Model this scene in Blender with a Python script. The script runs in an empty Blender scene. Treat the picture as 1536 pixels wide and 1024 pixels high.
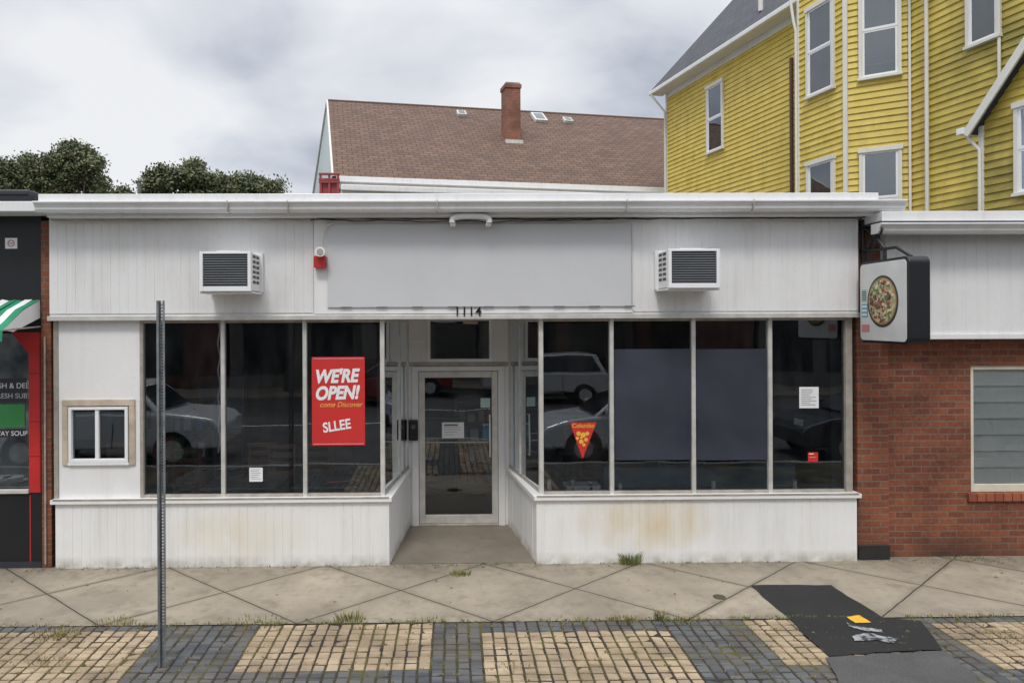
import bpy, math, random, bmesh
from mathutils import Vector, Matrix
random.seed(7)
rad=math.radians
sc=bpy.context.scene
# ---------------------------------------------------------------- camera
F=1040.0; H=2.77; YAW=0.0145; ROLL=-rad(0.25)
R=(Matrix.Rotation(-YAW,3,'Z')@Matrix.Rotation(rad(90),3,'X')@Matrix.Rotation(ROLL,3,'Z'))
cam=bpy.data.cameras.new("camera"); co=bpy.data.objects.new("camera",cam); sc.collection.objects.link(co)
M4=R.to_4x4(); M4.translation=Vector((0,0,H)); co.matrix_world=M4
cam.sensor_width=36; cam.lens=F/1536*36; cam.shift_x=(768-680)/1536; cam.shift_y=-(512-480)/1536
cam.clip_start=0.05; cam.clip_end=2000
sc.camera=co
sc.view_settings.view_transform='Standard'; sc.view_settings.look='None'; sc.view_settings.exposure=0
# survey helpers: photo measurement + known depth -> metres
def pt(px,py,Y):
    d=R@Vector(((px-680)/F,(480-py)/F,-1)); t=Y/d.y
    return d.x*t, H+d.z*t
def xf(px,Y=7.9,py=600): return pt(px,py,Y)[0]
def zf(py,Y=7.9,px=680): return pt(px,py,Y)[1]
def gr(px,py,z=0.0):
    d=R@Vector(((px-680)/F,(480-py)/F,-1)); t=(z-H)/d.z
    return d.x*t,d.y*t
# ---------------------------------------------------------------- material helpers
def nm(name):
    m=bpy.data.materials.new(name); m.use_nodes=True
    nt=m.node_tree; return m,nt,nt.nodes['Principled BSDF']
def A(nt,t,**k):
    n=nt.nodes.new(t)
    for a,v in k.items(): setattr(n,a,v)
    return n
def setin(nt,sock,v):
    if isinstance(v,bpy.types.NodeSocket): nt.links.new(v,sock)
    else:
        if isinstance(v,(tuple,list)) and len(v)==3 and sock.type=='RGBA': v=(*v,1)
        sock.default_value=v
def mth(nt,op,a,b=0.0,c=None,clamp=False):
    n=A(nt,'ShaderNodeMath',operation=op,use_clamp=clamp); setin(nt,n.inputs[0],a); setin(nt,n.inputs[1],b)
    if c is not None: setin(nt,n.inputs[2],c)
    return n.outputs[0]
def mixc(nt,f,a,b,bt='MIX'):
    n=A(nt,'ShaderNodeMix',data_type='RGBA',blend_type=bt); setin(nt,n.inputs[0],f); setin(nt,n.inputs[6],a); setin(nt,n.inputs[7],b)
    return n.outputs[2]
def coords(nt): 
    return A(nt,'ShaderNodeTexCoord').outputs['Object']
def mapv(nt,v,scale=(1,1,1),loc=(0,0,0)):
    n=A(nt,'ShaderNodeMapping'); nt.links.new(v,n.inputs[0]); n.inputs['Scale'].default_value=scale; n.inputs['Location'].default_value=loc
    return n.outputs[0]
def noi(nt,v,scale,detail=4,rough=.55):
    n=A(nt,'ShaderNodeTexNoise'); nt.links.new(v,n.inputs['Vector']); n.inputs['Scale'].default_value=scale
    n.inputs['Detail'].default_value=min(detail,4); n.inputs['Roughness'].default_value=rough
    return n.outputs['Fac']
def rng(nt,v,a,b,c=0.0,d=1.0):
    n=A(nt,'ShaderNodeMapRange'); setin(nt,n.inputs[0],v)
    for i,x in enumerate((a,b,c,d)): n.inputs[i+1].default_value=x
    return n.outputs[0]
def bump(nt,bs,h,st=.3,dist=.01):
    n=A(nt,'ShaderNodeBump'); nt.links.new(h,n.inputs['Height']); n.inputs['Strength'].default_value=st; n.inputs['Distance'].default_value=dist
    nt.links.new(n.outputs[0],bs.inputs['Normal'])
def plain(name,col,rough=.6,metal=0,var=.12,scale=4,bs=0,bscale=60):
    m,nt,b=nm(name); v=coords(nt)
    n1=noi(nt,v,scale,3); f=rng(nt,n1,.3,.7,0,1)
    c=mixc(nt,f,tuple(x*(1-var) for x in col),tuple(min(1,x*(1+var)) for x in col))
    nt.links.new(c,b.inputs['Base Color']); b.inputs['Roughness'].default_value=rough; b.inputs['Metallic'].default_value=metal
    if bs: bump(nt,b,noi(nt,v,bscale,3),bs,.01)
    return m
def paint(name,col,dirt=(.33,.29,.22),amt=.35,rough=.5,stains=(),low=None):
    m,nt,b=nm(name); v=coords(nt)
    streak=noi(nt,mapv(nt,v,(9,9,.7)),1.0,4,.6)
    blot=noi(nt,v,1.7,4,.6)
    f=mth(nt,'MULTIPLY',rng(nt,streak,.48,.8,0,1),rng(nt,blot,.35,.7,0,1))
    f=mth(nt,'MULTIPLY',f,amt)
    c=mixc(nt,f,col,dirt)
    c=mixc(nt,rng(nt,blot,.35,.7,0,.5),c,tuple(x*.9 for x in col))
    fine=noi(nt,v,35,2); c=mixc(nt,rng(nt,fine,.6,.8,0,.15),c,dirt)
    sep=A(nt,'ShaderNodeSeparateXYZ'); nt.links.new(v,sep.inputs[0])
    for (sx,sz,rx,rz,sc_,am) in stains:
        dx=mth(nt,'MULTIPLY',mth(nt,'SUBTRACT',sep.outputs[0],sx),1/rx)
        dz=mth(nt,'MULTIPLY',mth(nt,'SUBTRACT',sep.outputs[2],sz),1/rz)
        d=mth(nt,'ADD',mth(nt,'MULTIPLY',dx,dx),mth(nt,'MULTIPLY',dz,dz))
        g=mth(nt,'MULTIPLY',rng(nt,d,0,1,1,0),rng(nt,noi(nt,mapv(nt,v,(3,3,1.2)),1.6,4),.25,.75,0.1,am))
        c=mixc(nt,g,c,sc_)
    if low is not None:
        g=mth(nt,'MULTIPLY',rng(nt,sep.outputs[2],low,low+.14,1,0),rng(nt,noi(nt,v,6,4),.35,.65,0.1,.8))
        c=mixc(nt,g,c,(.30,.27,.2))
    nt.links.new(c,b.inputs['Base Color']); b.inputs['Roughness'].default_value=rough
    bump(nt,b,noi(nt,v,25,2),.08,.005)
    return m
def brickmat(name,c1=(.30,.088,.040),c2=(.17,.048,.028),mort=(.20,.145,.105),bw=.205,rh=.075,ms=.009,vecmode='wall',off=.5,bst=.5,rough=.85,grime=True):
    m,nt,b=nm(name); v=coords(nt)
    sep=A(nt,'ShaderNodeSeparateXYZ'); nt.links.new(v,sep.inputs[0])
    cmb=A(nt,'ShaderNodeCombineXYZ')
    if vecmode=='wall':
        nt.links.new(mth(nt,'ADD',sep.outputs[0],sep.outputs[1]),cmb.inputs[0]); nt.links.new(sep.outputs[2],cmb.inputs[1])
    else:
        nt.links.new(sep.outputs[0],cmb.inputs[0]); nt.links.new(sep.outputs[1],cmb.inputs[1])
    br=A(nt,'ShaderNodeTexBrick'); br.offset=off
    nt.links.new(cmb.outputs[0],br.inputs['Vector'])
    setin(nt,br.inputs['Color1'],c1); setin(nt,br.inputs['Color2'],c2); setin(nt,br.inputs['Mortar'],mort)
    for k,x in (('Scale',1),('Mortar Size',ms),('Mortar Smooth',.3),('Bias',0),('Brick Width',bw),('Row Height',rh)): br.inputs[k].default_value=x
    n1=noi(nt,v,1.3,4); n2=noi(nt,v,30,3)
    c=mixc(nt,rng(nt,n1,.36,.66,0,.65 if grime else .3),br.outputs['Color'],tuple(x*.4 for x in c2))
    c=mixc(nt,rng(nt,n2,.45,.8,0,.3),c,(.40,.19,.09) if vecmode=='wall' else tuple(min(1,x*1.5) for x in c1))
    if grime and vecmode=='wall':
        g=mth(nt,'MULTIPLY',rng(nt,sep.outputs[2],0,.3,1,0),rng(nt,n1,.3,.6,.2,.8)); c=mixc(nt,g,c,(.045,.03,.02))
    nt.links.new(c,b.inputs['Base Color']); b.inputs['Roughness'].default_value=rough
    h=mth(nt,'ADD',mth(nt,'MULTIPLY',br.outputs['Fac'],-1),mth(nt,'MULTIPLY',n2,.4))
    bump(nt,b,h,bst,.008)
    return m
def glassmat(name,tint=(.84,.88,.92),k=3.0,rough=0.0,dst=.022):
    m=bpy.data.materials.new(name); m.use_nodes=True; nt=m.node_tree; nt.nodes.clear()
    o=A(nt,'ShaderNodeOutputMaterial'); tr=A(nt,'ShaderNodeBsdfTransparent'); gl=A(nt,'ShaderNodeBsdfGlossy')
    tr.inputs[0].default_value=(*tint,1); gl.inputs['Roughness'].default_value=rough; gl.inputs[0].default_value=(.90,.96,1,1)
    fr=A(nt,'ShaderNodeFresnel'); fr.inputs[0].default_value=1.5
    v=coords(nt); bm=A(nt,'ShaderNodeBump'); bm.inputs['Strength'].default_value=.07; bm.inputs['Distance'].default_value=.02
    nt.links.new(noi(nt,v,1.6,1),bm.inputs['Height']); nt.links.new(bm.outputs[0],gl.inputs['Normal'])
    f=mth(nt,'MULTIPLY',fr.outputs[0],k,clamp=True)
    dust=rng(nt,noi(nt,mapv(nt,v,(2,2,.6)),3,4),.42,.8,0,dst)
    mx=A(nt,'ShaderNodeMixShader'); nt.links.new(f,mx.inputs[0]); nt.links.new(tr.outputs[0],mx.inputs[1]); nt.links.new(gl.outputs[0],mx.inputs[2])
    df=A(nt,'ShaderNodeBsdfDiffuse'); df.inputs[0].default_value=(.45,.48,.52,1)
    mx2=A(nt,'ShaderNodeMixShader'); nt.links.new(dust,mx2.inputs[0]); nt.links.new(mx.outputs[0],mx2.inputs[1]); nt.links.new(df.outputs[0],mx2.inputs[2])
    nt.links.new(mx2.outputs[0],o.inputs[0]); return m
# ---------------------------------------------------------------- object helpers
def grp(name,loc=(0,0,0)):
    e=bpy.data.objects.new(name,None); sc.collection.objects.link(e); e.empty_display_size=.2; return e
def mesh(name,par,verts,faces,mats,mi=None,smooth=False,bevel=0):
    me=bpy.data.meshes.new(name); me.from_pydata([tuple(v) for v in verts],[],faces)
    if not isinstance(mats,(list,tuple)): mats=[mats]
    for m in mats: me.materials.append(m)
    if mi: me.polygons.foreach_set('material_index',mi)
    if smooth: me.polygons.foreach_set('use_smooth',[True]*len(me.polygons))
    me.update()
    o=bpy.data.objects.new(name,me); sc.collection.objects.link(o)
    if par: o.parent=par
    if bevel:
        b=o.modifiers.new('b','BEVEL'); b.width=bevel; b.segments=2; b.limit_method='ANGLE'
    return o
BF=[(0,3,2,1),(4,5,6,7),(0,1,5,4),(1,2,6,5),(2,3,7,6),(3,0,4,7)]
def box(name,par,x0,x1,y0,y1,z0,z1,mat,bevel=0):
    x0,x1=sorted((x0,x1)); y0,y1=sorted((y0,y1)); z0,z1=sorted((z0,z1))
    return mesh(name,par,[(x0,y0,z0),(x1,y0,z0),(x1,y1,z0),(x0,y1,z0),(x0,y0,z1),(x1,y0,z1),(x1,y1,z1),(x0,y1,z1)],BF,mat,bevel=bevel)
def obox(name,par,O,d,s0,s1,d0,d1,z0,z1,mat,bevel=0):
    n=(d[1],-d[0]); P=lambda s,t,z:(O[0]+d[0]*s+n[0]*t,O[1]+d[1]*s+n[1]*t,z)
    return mesh(name,par,[P(s0,d1,z0),P(s1,d1,z0),P(s1,d0,z0),P(s0,d0,z0),P(s0,d1,z1),P(s1,d1,z1),P(s1,d0,z1),P(s0,d0,z1)],BF,mat,bevel=bevel)
def bead(name,par,p0,p1,z0,z1,mat,pitch=.1,e=.005,g=.0045):
    L=math.dist(p0,p1); d=((p1[0]-p0[0])/L,(p1[1]-p0[1])/L); n=(d[1],-d[0])
    prof=[]; s=0
    while s<L-1e-4:
        t=min(s+pitch,L); o=random.uniform(-.0012,.0012); prof+=[(s,-g),(min(s+e,t),o),(max(t-e,s),o)]; s=t
    prof.append((L,-g)); V=[];Fc=[]
    for s,t in prof:
        x=p0[0]+d[0]*s+n[0]*t; y=p0[1]+d[1]*s+n[1]*t; V+=[(x,y,z0),(x,y,z1)]
    for i in range(len(prof)-1): Fc.append((2*i,2*i+2,2*i+3,2*i+1))
    return mesh(name,par,V,Fc,mat)
def clap(name,par,p0,p1,z0,z1,mat,pitch=.13,o=.022,lim=None):
    L=math.dist(p0,p1); d=((p1[0]-p0[0])/L,(p1[1]-p0[1])/L); n=(d[1],-d[0]); V=[];Fc=[]; z=z0
    P=lambda s,t,z:(p0[0]+d[0]*s+n[0]*t,p0[1]+d[1]*s+n[1]*t,z)
    while z<z1-1e-4:
        t=min(z+pitch,z1); a,b=(0,L) if not lim else lim(z); a2,b2=(0,L) if not lim else lim(t)
        oo=o+random.uniform(-.004,.004)
        k=len(V); V+=[P(a,oo,z),P(b,oo,z),P(b2,.002,t),P(a2,.002,t),P(a,0,z),P(b,0,z)]
        Fc+=[(k,k+1,k+2,k+3),(k+4,k+5,k+1,k)]; z=t
    return mesh(name,par,V,Fc,mat)
def prof_x(name,par,prof,x0,x1,mat,smooth=False,bevel=0):
    n=len(prof); V=[(x0,y,z) for y,z in prof]+[(x1,y,z) for y,z in prof]
    Fc=[(i,(i+1)%n,n+(i+1)%n,n+i) for i in range(n)]+[tuple(range(n-1,-1,-1)),tuple(range(n,2*n))]
    return mesh(name,par,V,Fc,mat,bevel=bevel)
def tube(name,par,pts,r,mat,cyc=False):
    c=bpy.data.curves.new(name,'CURVE'); c.dimensions='3D'; c.bevel_depth=r; c.bevel_resolution=3; c.use_fill_caps=True
    s=c.splines.new('POLY'); s.points.add(len(pts)-1); s.use_cyclic_u=cyc
    for i,p in enumerate(pts): s.points[i].co=(*p,1)
    c.materials.append(mat); o=bpy.data.objects.new(name,c); sc.collection.objects.link(o)
    if par:o.parent=par
    return o
def cyl(name,par,c,r,h,mat,axis='Z',n=24,r2=None):
    r2=r if r2 is None else r2; V=[]
    for k,(rr,t) in enumerate(((r,0),(r2,h))):
        for i in range(n):
            a=2*math.pi*i/n; u,w=rr*math.cos(a),rr*math.sin(a)
            V.append({'Z':(c[0]+u,c[1]+w,c[2]+t),'Y':(c[0]+u,c[1]+t,c[2]+w),'X':(c[0]+t,c[1]+u,c[2]+w)}[axis])
    Fc=[(i,(i+1)%n,n+(i+1)%n,n+i) for i in range(n)]+[tuple(range(n-1,-1,-1)),tuple(range(n,2*n))]
    return mesh(name,par,V,Fc,mat)
def text(name,par,s,x,y,z,size,mat,shear=0,off=0,rot=0,ext=.002,align='CENTER',sx=1):
    c=bpy.data.curves.new(name,'FONT'); c.body=s; c.size=size; c.shear=shear; c.offset=off; c.extrude=ext; c.align_x=align; c.materials.append(mat)
    o=bpy.data.objects.new(name,c); sc.collection.objects.link(o); o.location=(x,y,z); o.rotation_euler=(rad(90),-rot,0); o.scale=(sx,1,1)
    if par:o.parent=par
    return o
# ---------------------------------------------------------------- materials
stn=[(-2.3,.36,.9,.34,(.66,.56,.30),.5),(2.3,.48,.85,.38,(.62,.47,.2),.8)]
WHITE=paint('white_paint',(.83,.83,.83),amt=.4)
BULK=paint('bulkhead_paint',(.84,.84,.83),amt=.45,stains=stn,low=.0)
FASC=paint('fascia_paint',(.80,.80,.80),amt=.4)
GUT=paint('gutter_paint',(.80,.805,.81),amt=.5,rough=.35)
SIGNG=paint('sign_blank',(.62,.63,.645),amt=.05,rough=.45)
ALU=plain('aluminium',(.66,.645,.61),.38,.3,.15,6)
ALUD=plain('aluminium_weathered',(.42,.385,.34),.5,.3,.2,8)
GALV=plain('galvanised_steel',(.27,.29,.30),.5,.6,.25,12,.1)
BLACK=plain('black_paint',(.010,.011,.014),.45)
DARK=plain('dark_grey',(.03,.033,.04),.5)
SLAT=plain('ac_slat_grey',(.15,.16,.17),.45)
RED=plain('red_paint',(.50,.025,.025),.45,0,.1)
POST=plain('poster_red',(.58,.030,.027),.5,0,.06,3)
PAPER=plain('paper_white',(.80,.81,.82),.7,0,.03)
GOLD=plain('gold_ink',(.75,.42,.06),.5)
INK=plain('ink_grey',(.12,.12,.13),.7)
GREEN=plain('green_cloth',(.02,.25,.13),.7)
GREENP=plain('green_poster',(.05,.28,.08),.7)
BLUE=plain('blue_plastic',(.08,.35,.6),.4)
TEAL=plain('teal_vinyl',(.07,.17,.23),.35)
WOODB=plain('bare_trim',(.50,.42,.33),.7,0,.25,6,.1)
FILM=plain('window_film',(.040,.044,.062),.35,0,.3,1.2)
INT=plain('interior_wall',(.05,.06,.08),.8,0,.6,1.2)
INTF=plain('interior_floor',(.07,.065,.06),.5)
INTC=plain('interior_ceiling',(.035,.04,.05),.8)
CREAM=plain('cream_trim',(.66,.62,.50),.55)
BRICK=brickmat('red_brick')
BRICKL=brickmat('red_brick_small',rh=.067)
CHIM=brickmat('chimney_brick',(.34,.12,.075),(.24,.09,.06),(.26,.2,.17))
GL=glassmat('storefront_glass')
TAR=plain('tar',(.02,.02,.02),.7,0,.2,10,.3)
# ---------------------------------------------------------------- ground
def concrete(name,joints,base=(.40,.345,.265)):
    m,nt,b=nm(name); v=coords(nt)
    n1=noi(nt,v,1.1,4,.6); n2=noi(nt,v,90,2); n3=noi(nt,v,9,4,.65); n4=noi(nt,mapv(nt,v,(1,1,1),(7,3,0)),2.6,4,.7)
    c=mixc(nt,rng(nt,n1,.3,.72),tuple(x*.66 for x in base),tuple(x*1.12 for x in base))
    c=mixc(nt,rng(nt,n3,.5,.75,0,.5),c,(.19,.16,.12))
    c=mixc(nt,rng(nt,n4,.54,.68,0,.55),c,(.16,.135,.10))
    c=mixc(nt,rng(nt,n2,.52,.7,0,.45),c,(.17,.155,.13))
    vo=A(nt,'ShaderNodeTexVoronoi'); nt.links.new(v,vo.inputs['Vector']); vo.inputs['Scale'].default_value=3.2
    c=mixc(nt,rng(nt,vo.outputs['Distance'],.035,.06,.75,0),c,(.07,.06,.05))
    h=mth(nt,'ADD',mth(nt,'MULTIPLY',n2,.15),mth(nt,'MULTIPLY',n3,.3))
    if joints:
        sep=A(nt,'ShaderNodeSeparateXYZ'); nt.links.new(v,sep.inputs[0])
        wob=mth(nt,'MULTIPLY',mth(nt,'SUBTRACT',noi(nt,v,3,3),.5),.02)
        X=mth(nt,'MULTIPLY',mth(nt,'ADD',sep.outputs[0],.45),1/1.8); Yv=mth(nt,'MULTIPLY',mth(nt,'SUBTRACT',sep.outputs[1],7.13),1/1.52)
        ds=[];cells=[]
        for op in('ADD','SUBTRACT'):
            a=mth(nt,'ADD',mth(nt,op,X,Yv),wob); cells.append(mth(nt,'FLOOR',a))
            fr=mth(nt,'FRACT',mth(nt,'ADD',a,.5)); ds.append(mth(nt,'ABSOLUTE',mth(nt,'SUBTRACT',fr,.5)))
        d=mth(nt,'MINIMUM',ds[0],ds[1]); j=rng(nt,d,.0035,.0075,1,0)
        cc=A(nt,'ShaderNodeCombineXYZ'); nt.links.new(cells[0],cc.inputs[0]); nt.links.new(cells[1],cc.inputs[1])
        wn=A(nt,'ShaderNodeTexWhiteNoise'); nt.links.new(cc.outputs[0],wn.inputs[0])
        c=mixc(nt,rng(nt,wn.outputs[0],0,1,0,.3),c,(.23,.2,.165))
        halo=mth(nt,'MULTIPLY',rng(nt,d,.0075,.05,.6,0),rng(nt,n1,.35,.65,.2,1)); c=mixc(nt,halo,c,(.15,.13,.09))
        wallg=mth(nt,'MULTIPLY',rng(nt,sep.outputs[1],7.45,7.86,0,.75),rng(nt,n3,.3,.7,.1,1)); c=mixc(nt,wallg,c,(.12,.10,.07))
        edg=mth(nt,'MULTIPLY',rng(nt,sep.outputs[1],6.38,6.62,.6,0),rng(nt,n3,.35,.65,.1,1)); c=mixc(nt,edg,c,(.13,.11,.07))
        c=mixc(nt,j,c,(.035,.033,.025)); h=mth(nt,'SUBTRACT',h,j)
    nt.links.new(c,b.inputs['Base Color']); b.inputs['Roughness'].default_value=.85; bump(nt,b,h,.5,.008); return m
def asphalt(name,base=.05):
    m,nt,b=nm(name); v=coords(nt); n1=noi(nt,v,1.5,4); n2=noi(nt,v,120,2)
    c=mixc(nt,rng(nt,n1,.3,.7),(base*.7,)*3,(base*1.25,base*1.2,base*1.15)); c=mixc(nt,rng(nt,n2,.55,.75,0,.5),c,(base*2.6,)*3)
    nt.links.new(c,b.inputs['Base Color']); b.inputs['Roughness'].default_value=.85; bump(nt,b,n2,.8,.01); return m
def pav(name,c1,c2):
    m,nt,b=nm(name); v=coords(nt)
    sp=A(nt,'ShaderNodeVectorMath',operation='SCALE'); nt.links.new(v,sp.inputs[0]); sp.inputs['Scale'].default_value=1/.105
    fl=A(nt,'ShaderNodeVectorMath',operation='FLOOR'); nt.links.new(sp.outputs[0],fl.inputs[0])
    sx=A(nt,'ShaderNodeSeparateXYZ'); nt.links.new(fl.outputs[0],sx.inputs[0]); cx=A(nt,'ShaderNodeCombineXYZ'); nt.links.new(sx.outputs[0],cx.inputs[0]); nt.links.new(sx.outputs[1],cx.inputs[1])
    wn=A(nt,'ShaderNodeTexWhiteNoise'); nt.links.new(cx.outputs[0],wn.inputs[0])
    c=mixc(nt,wn.outputs[0],c1,c2); n1=noi(nt,v,1.6,4); n2=noi(nt,v,70,3)
    c=mixc(nt,rng(nt,n1,.42,.72,0,.7),c,(.13,.10,.065)); c=mixc(nt,rng(nt,n2,.5,.75,0,.35),c,(.12,.105,.08))
    nt.links.new(c,b.inputs['Base Color']); b.inputs['Roughness'].default_value=.85; bump(nt,b,n2,.5,.006); return m
def soil():
    m,nt,b=nm('joint_soil'); v=coords(nt); n1=noi(nt,v,2.2,4); n2=noi(nt,v,40,3)
    c=mixc(nt,rng(nt,n1,.46,.62),(.035,.028,.020),(.10,.09,.025)); c=mixc(nt,rng(nt,n2,.4,.7,0,.5),c,(.022,.018,.012))
    nt.links.new(c,b.inputs['Base Color']); b.inputs['Roughness'].default_value=.95; return m
def sheet(name,x0,x1,y0,y1,z,mat,par=None): return mesh(name,par,[(x0,y0,z),(x1,y0,z),(x1,y1,z),(x0,y1,z)],[(0,1,2,3)],mat)
CON=concrete('sidewalk_concrete',True); CON2=concrete('threshold_concrete',False,(.25,.215,.17)); ASP=asphalt('asphalt',.07); ASP2=asphalt('asphalt_patch_mat',.018); ASP3=asphalt('old_patch_mat',.085)
GRD=plain('ground_earth',(.09,.085,.07),.95,0,.3,.5,.2,5)
sheet('ground',-400,400,-400,500,-.16,GRD)
sheet('street',-120,120,-9.5,2.45,-.13,ASP)
YE=6.37
sw=grp('sidewalk')
mesh('concrete_walk',sw,[(-40,YE,0),(40,YE,0),(40,8.3,0),(-40,8.3,0)],[(0,1,2,3)],CON)
box('kerb',sw,-60,60,2.45,2.6,-.15,.0,plain('granite_kerb',(.33,.32,.31),.8,0,.2,20,.2),.01)
box('far_kerb',sw,-60,60,-9.65,-9.5,-.15,.0,CON2,.01)
sheet('far_walk',-60,60,-13,-9.65,-.002,CON2,sw)
sheet('recess_floor',-1.0,1.45,7.9,9.5,.004,CON2,sw)
lm=grp('road_marking'); box('lane_line',lm,-60,60,-3.6,-3.5,-.128,-.124,PAPER)
# pavers
pz=grp('paver_strip')
sheet('joint_soil',-40,40,2.6,YE,-.007,soil(),pz)
PD=pav('paver_dark',(.060,.066,.074),(.125,.13,.135)); PB=pav('paver_beige',(.48,.375,.25),(.33,.25,.165))
zones=[(xf(383,6.3,930)+.0,-.09,5.49,YE-.0),(.33,1.99,2.6,6.17),(-4.9,-2.50,5.0,6.25),(2.72,3.42,5.55,YE),(4.45,7.2,5.45,6.25),(-1.72,-.09,2.6,4.9),(-7.4,-5.7,5.0,6.3)]
def isb(x,y): return any(a<x<b and c<y<d for a,b,c,d in zones)
V=[];Fc=[];mi=[]; p=.105; gp=.010
ny=int((YE-2.6)/p)
for j in range(ny):
    cy=YE-.01-(j+.5)*p
    for i in range(-76,86):
        if cy<4.4 and abs(i)>45: continue
        cx=(i+.5)*p; hx=p/2-gp/2-random.random()*.003; hy=p/2-gp/2-random.random()*.003
        z=-.001+random.uniform(-.004,.004); tl=random.uniform(-.003,.003); t2=random.uniform(-.003,.003); k=len(V); e=.006
        ox=random.uniform(-.0025,.0025)+.008*math.sin(cy*2.1+cx*.7); oy=random.uniform(-.0025,.0025)+.012*math.sin(cx*1.3)
        for (a,b) in((-1,-1),(1,-1),(1,1),(-1,1)): V.append((cx+ox+a*(hx-e),cy+oy+b*(hy-e),z+tl*a+t2*b))
        for (a,b) in((-1,-1),(1,-1),(1,1),(-1,1)): V.append((cx+ox+a*hx,cy+oy+b*hy,z-.009+tl*a))
        Fc+=[(k,k+1,k+2,k+3)]+[(k+4+q,k+4+(q+1)%4,k+(q+1)%4,k+q) for q in range(4)]
        mi+=[1 if isb(cx,cy) else 0]*5
mesh('paver_stones',pz,V,Fc,[PD,PB],mi)
def patch(name,pts,z,mat,par=None,jit=.012):
    P=[gr(*q) for q in pts]; out=[]
    for a,b in zip(P,P[1:]+P[:1]):
        for t in range(5):
            out.append((a[0]+(b[0]-a[0])*t/5+random.uniform(-jit,jit),a[1]+(b[1]-a[1])*t/5+random.uniform(-jit,jit),z))
    return mesh(name,par,out,[tuple(range(len(out)))],mat)
ap=grp('asphalt_patch')
patch('new_asphalt',[(1125,878),(1245,878),(1290,905),(1325,928),(1382,932),(1415,975),(1330,978),(1245,985),(1210,955),(1180,925)][::-1],.009,ASP2,ap)
patch('old_asphalt',[(1240,988),(1330,982),(1415,978),(1462,1012),(1475,1060),(1270,1060),(1250,1005)][::-1],.013,ASP3,ap)
def blotch(name,c,fade):
    m,nt,b=nm(name); v=coords(nt); n=noi(nt,v,14,4,.7); n2=noi(nt,v,60,2)
    cc=mixc(nt,rng(nt,n,.45,.6),c,(.03,.03,.03)) if fade else mixc(nt,rng(nt,n2,.55,.8,0,.5),c,(.1,.08,.04))
    nt.links.new(cc,b.inputs['Base Color']); b.inputs['Roughness'].default_value=.8; return m
YP=blotch('yellow_marking',(.80,.42,.03),False); WP=blotch('faded_white_marking',(.34,.36,.38),True)
patch('yellow_mark',[(1270,927),(1288,924),(1307,935),(1283,936)][::-1],.015,YP,ap,.004)
patch('white_mark',[(1278,956),(1300,951),(1318,955),(1348,960),(1340,966),(1310,962),(1282,963)][::-1],.0175,WP,ap,.009)
patch('white_mark_b',[(1268,935),(1290,942),(1322,946),(1325,951),(1295,948),(1272,941)][::-1],.0175,WP,ap,.009)
mh=grp('utility_cover'); gx,gy=gr(1079,895); cyl('cover',mh,(gx,gy,-.02),.06,.026,plain('rust_iron',(.10,.09,.05),.7,.4),'Z',20)
# weeds
GRS=plain('grass_blade',(.10,.15,.035),.7,0,.5,9); DRY=plain('dry_grass',(.30,.22,.09),.8,0,.4,9)
def tuft(name,lst,par=None):
    V=[];Fc=[];mi=[]
    for (cx,cy,r,h,n,dry) in lst:
        for _ in range(n):
            a=random.uniform(0,6.28); q=r*random.random()**.8; x=cx+q*math.cos(a); y=cy+q*.5*math.sin(a)
            hh=h*random.uniform(.4,1); l=random.uniform(.2,.9)*hh; a2=a+random.uniform(-.7,.7); w=random.uniform(.002,.0045)
            k=len(V); dx,dy=math.cos(a2),math.sin(a2)
            V+=[(x-w,y,0),(x+w,y,0),(x+w*.7+dx*l*.4,y+dy*l*.4,hh*.7),(x-w*.7+dx*l*.4,y+dy*l*.4,hh*.7),(x+dx*l,y+dy*l,hh*.95)]
            Fc+=[(k,k+1,k+2,k+3),(k+3,k+2,k+4)]; mi+=[1 if random.random()<dry else 0]*2
    return mesh(name,par,V,Fc,[GRS,DRY],mi)
x,y=gr(946,846); tuft('weed_clump',[(x,y,.13,.17,150,.15)])
x,y=gr(690,862); tuft('weed_clump',[(x,y,.12,.06,110,.6)])
ls=[]
for px,py,r,h,n,dr in [(524,930,.14,.10,90,.5),(992,930,.06,.13,40,.5),(940,930,.15,.05,80,.6),(85,953,.22,.05,160,.75),(175,934,.2,.05,70,.6),(1010,932,.2,.05,60,.5),(640,933,.2,.04,50,.5),(385,934,.3,.04,70,.5),(850,935,.3,.04,60,.5),(1440,930,.3,.04,80,.6),(1500,955,.3,.04,90,.7),(60,990,.3,.03,90,.8),(1470,838,.4,.04,80,.5),(760,1000,.2,.03,40,.6)]:
    x,y=gr(px,py); ls.append((x,y,r,h,n,dr))
for _ in range(200): ls.append((random.uniform(-5.5,6.5),YE+random.uniform(-.02,.015),.05,.03,6,.5))
for _ in range(500):
    x=round(random.uniform(-5,6)/p)*p; y=YE-.01-round(random.uniform(0,1.3)/p)*p; ls.append((x,y,.04,.02,5,.7))
for _ in range(60): ls.append((random.uniform(-4.4,6.5),7.84,.05,.03,5,.5))
tuft('joint_weeds',ls)
V=[];Fc=[]
for _ in range(220):
    x=random.uniform(-5,6.5); y=random.choice([random.uniform(6.3,6.45),random.uniform(5,7.8),random.uniform(7.75,7.86)]); a=random.uniform(0,6.3); s=random.uniform(.008,.022); k=len(V)
    V+=[(x+s*math.cos(a),y+s*math.sin(a),.008),(x-s*.5*math.sin(a),y+s*.5*math.cos(a),.012),(x-s*math.cos(a),y-s*math.sin(a),.007),(x+s*.5*math.sin(a),y-s*.5*math.cos(a),.014)]; Fc.append((k,k+1,k+2,k+3))
mesh('fallen_leaves',None,V,Fc,plain('dead_leaf',(.16,.10,.04),.8,0,.5,8))
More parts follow.
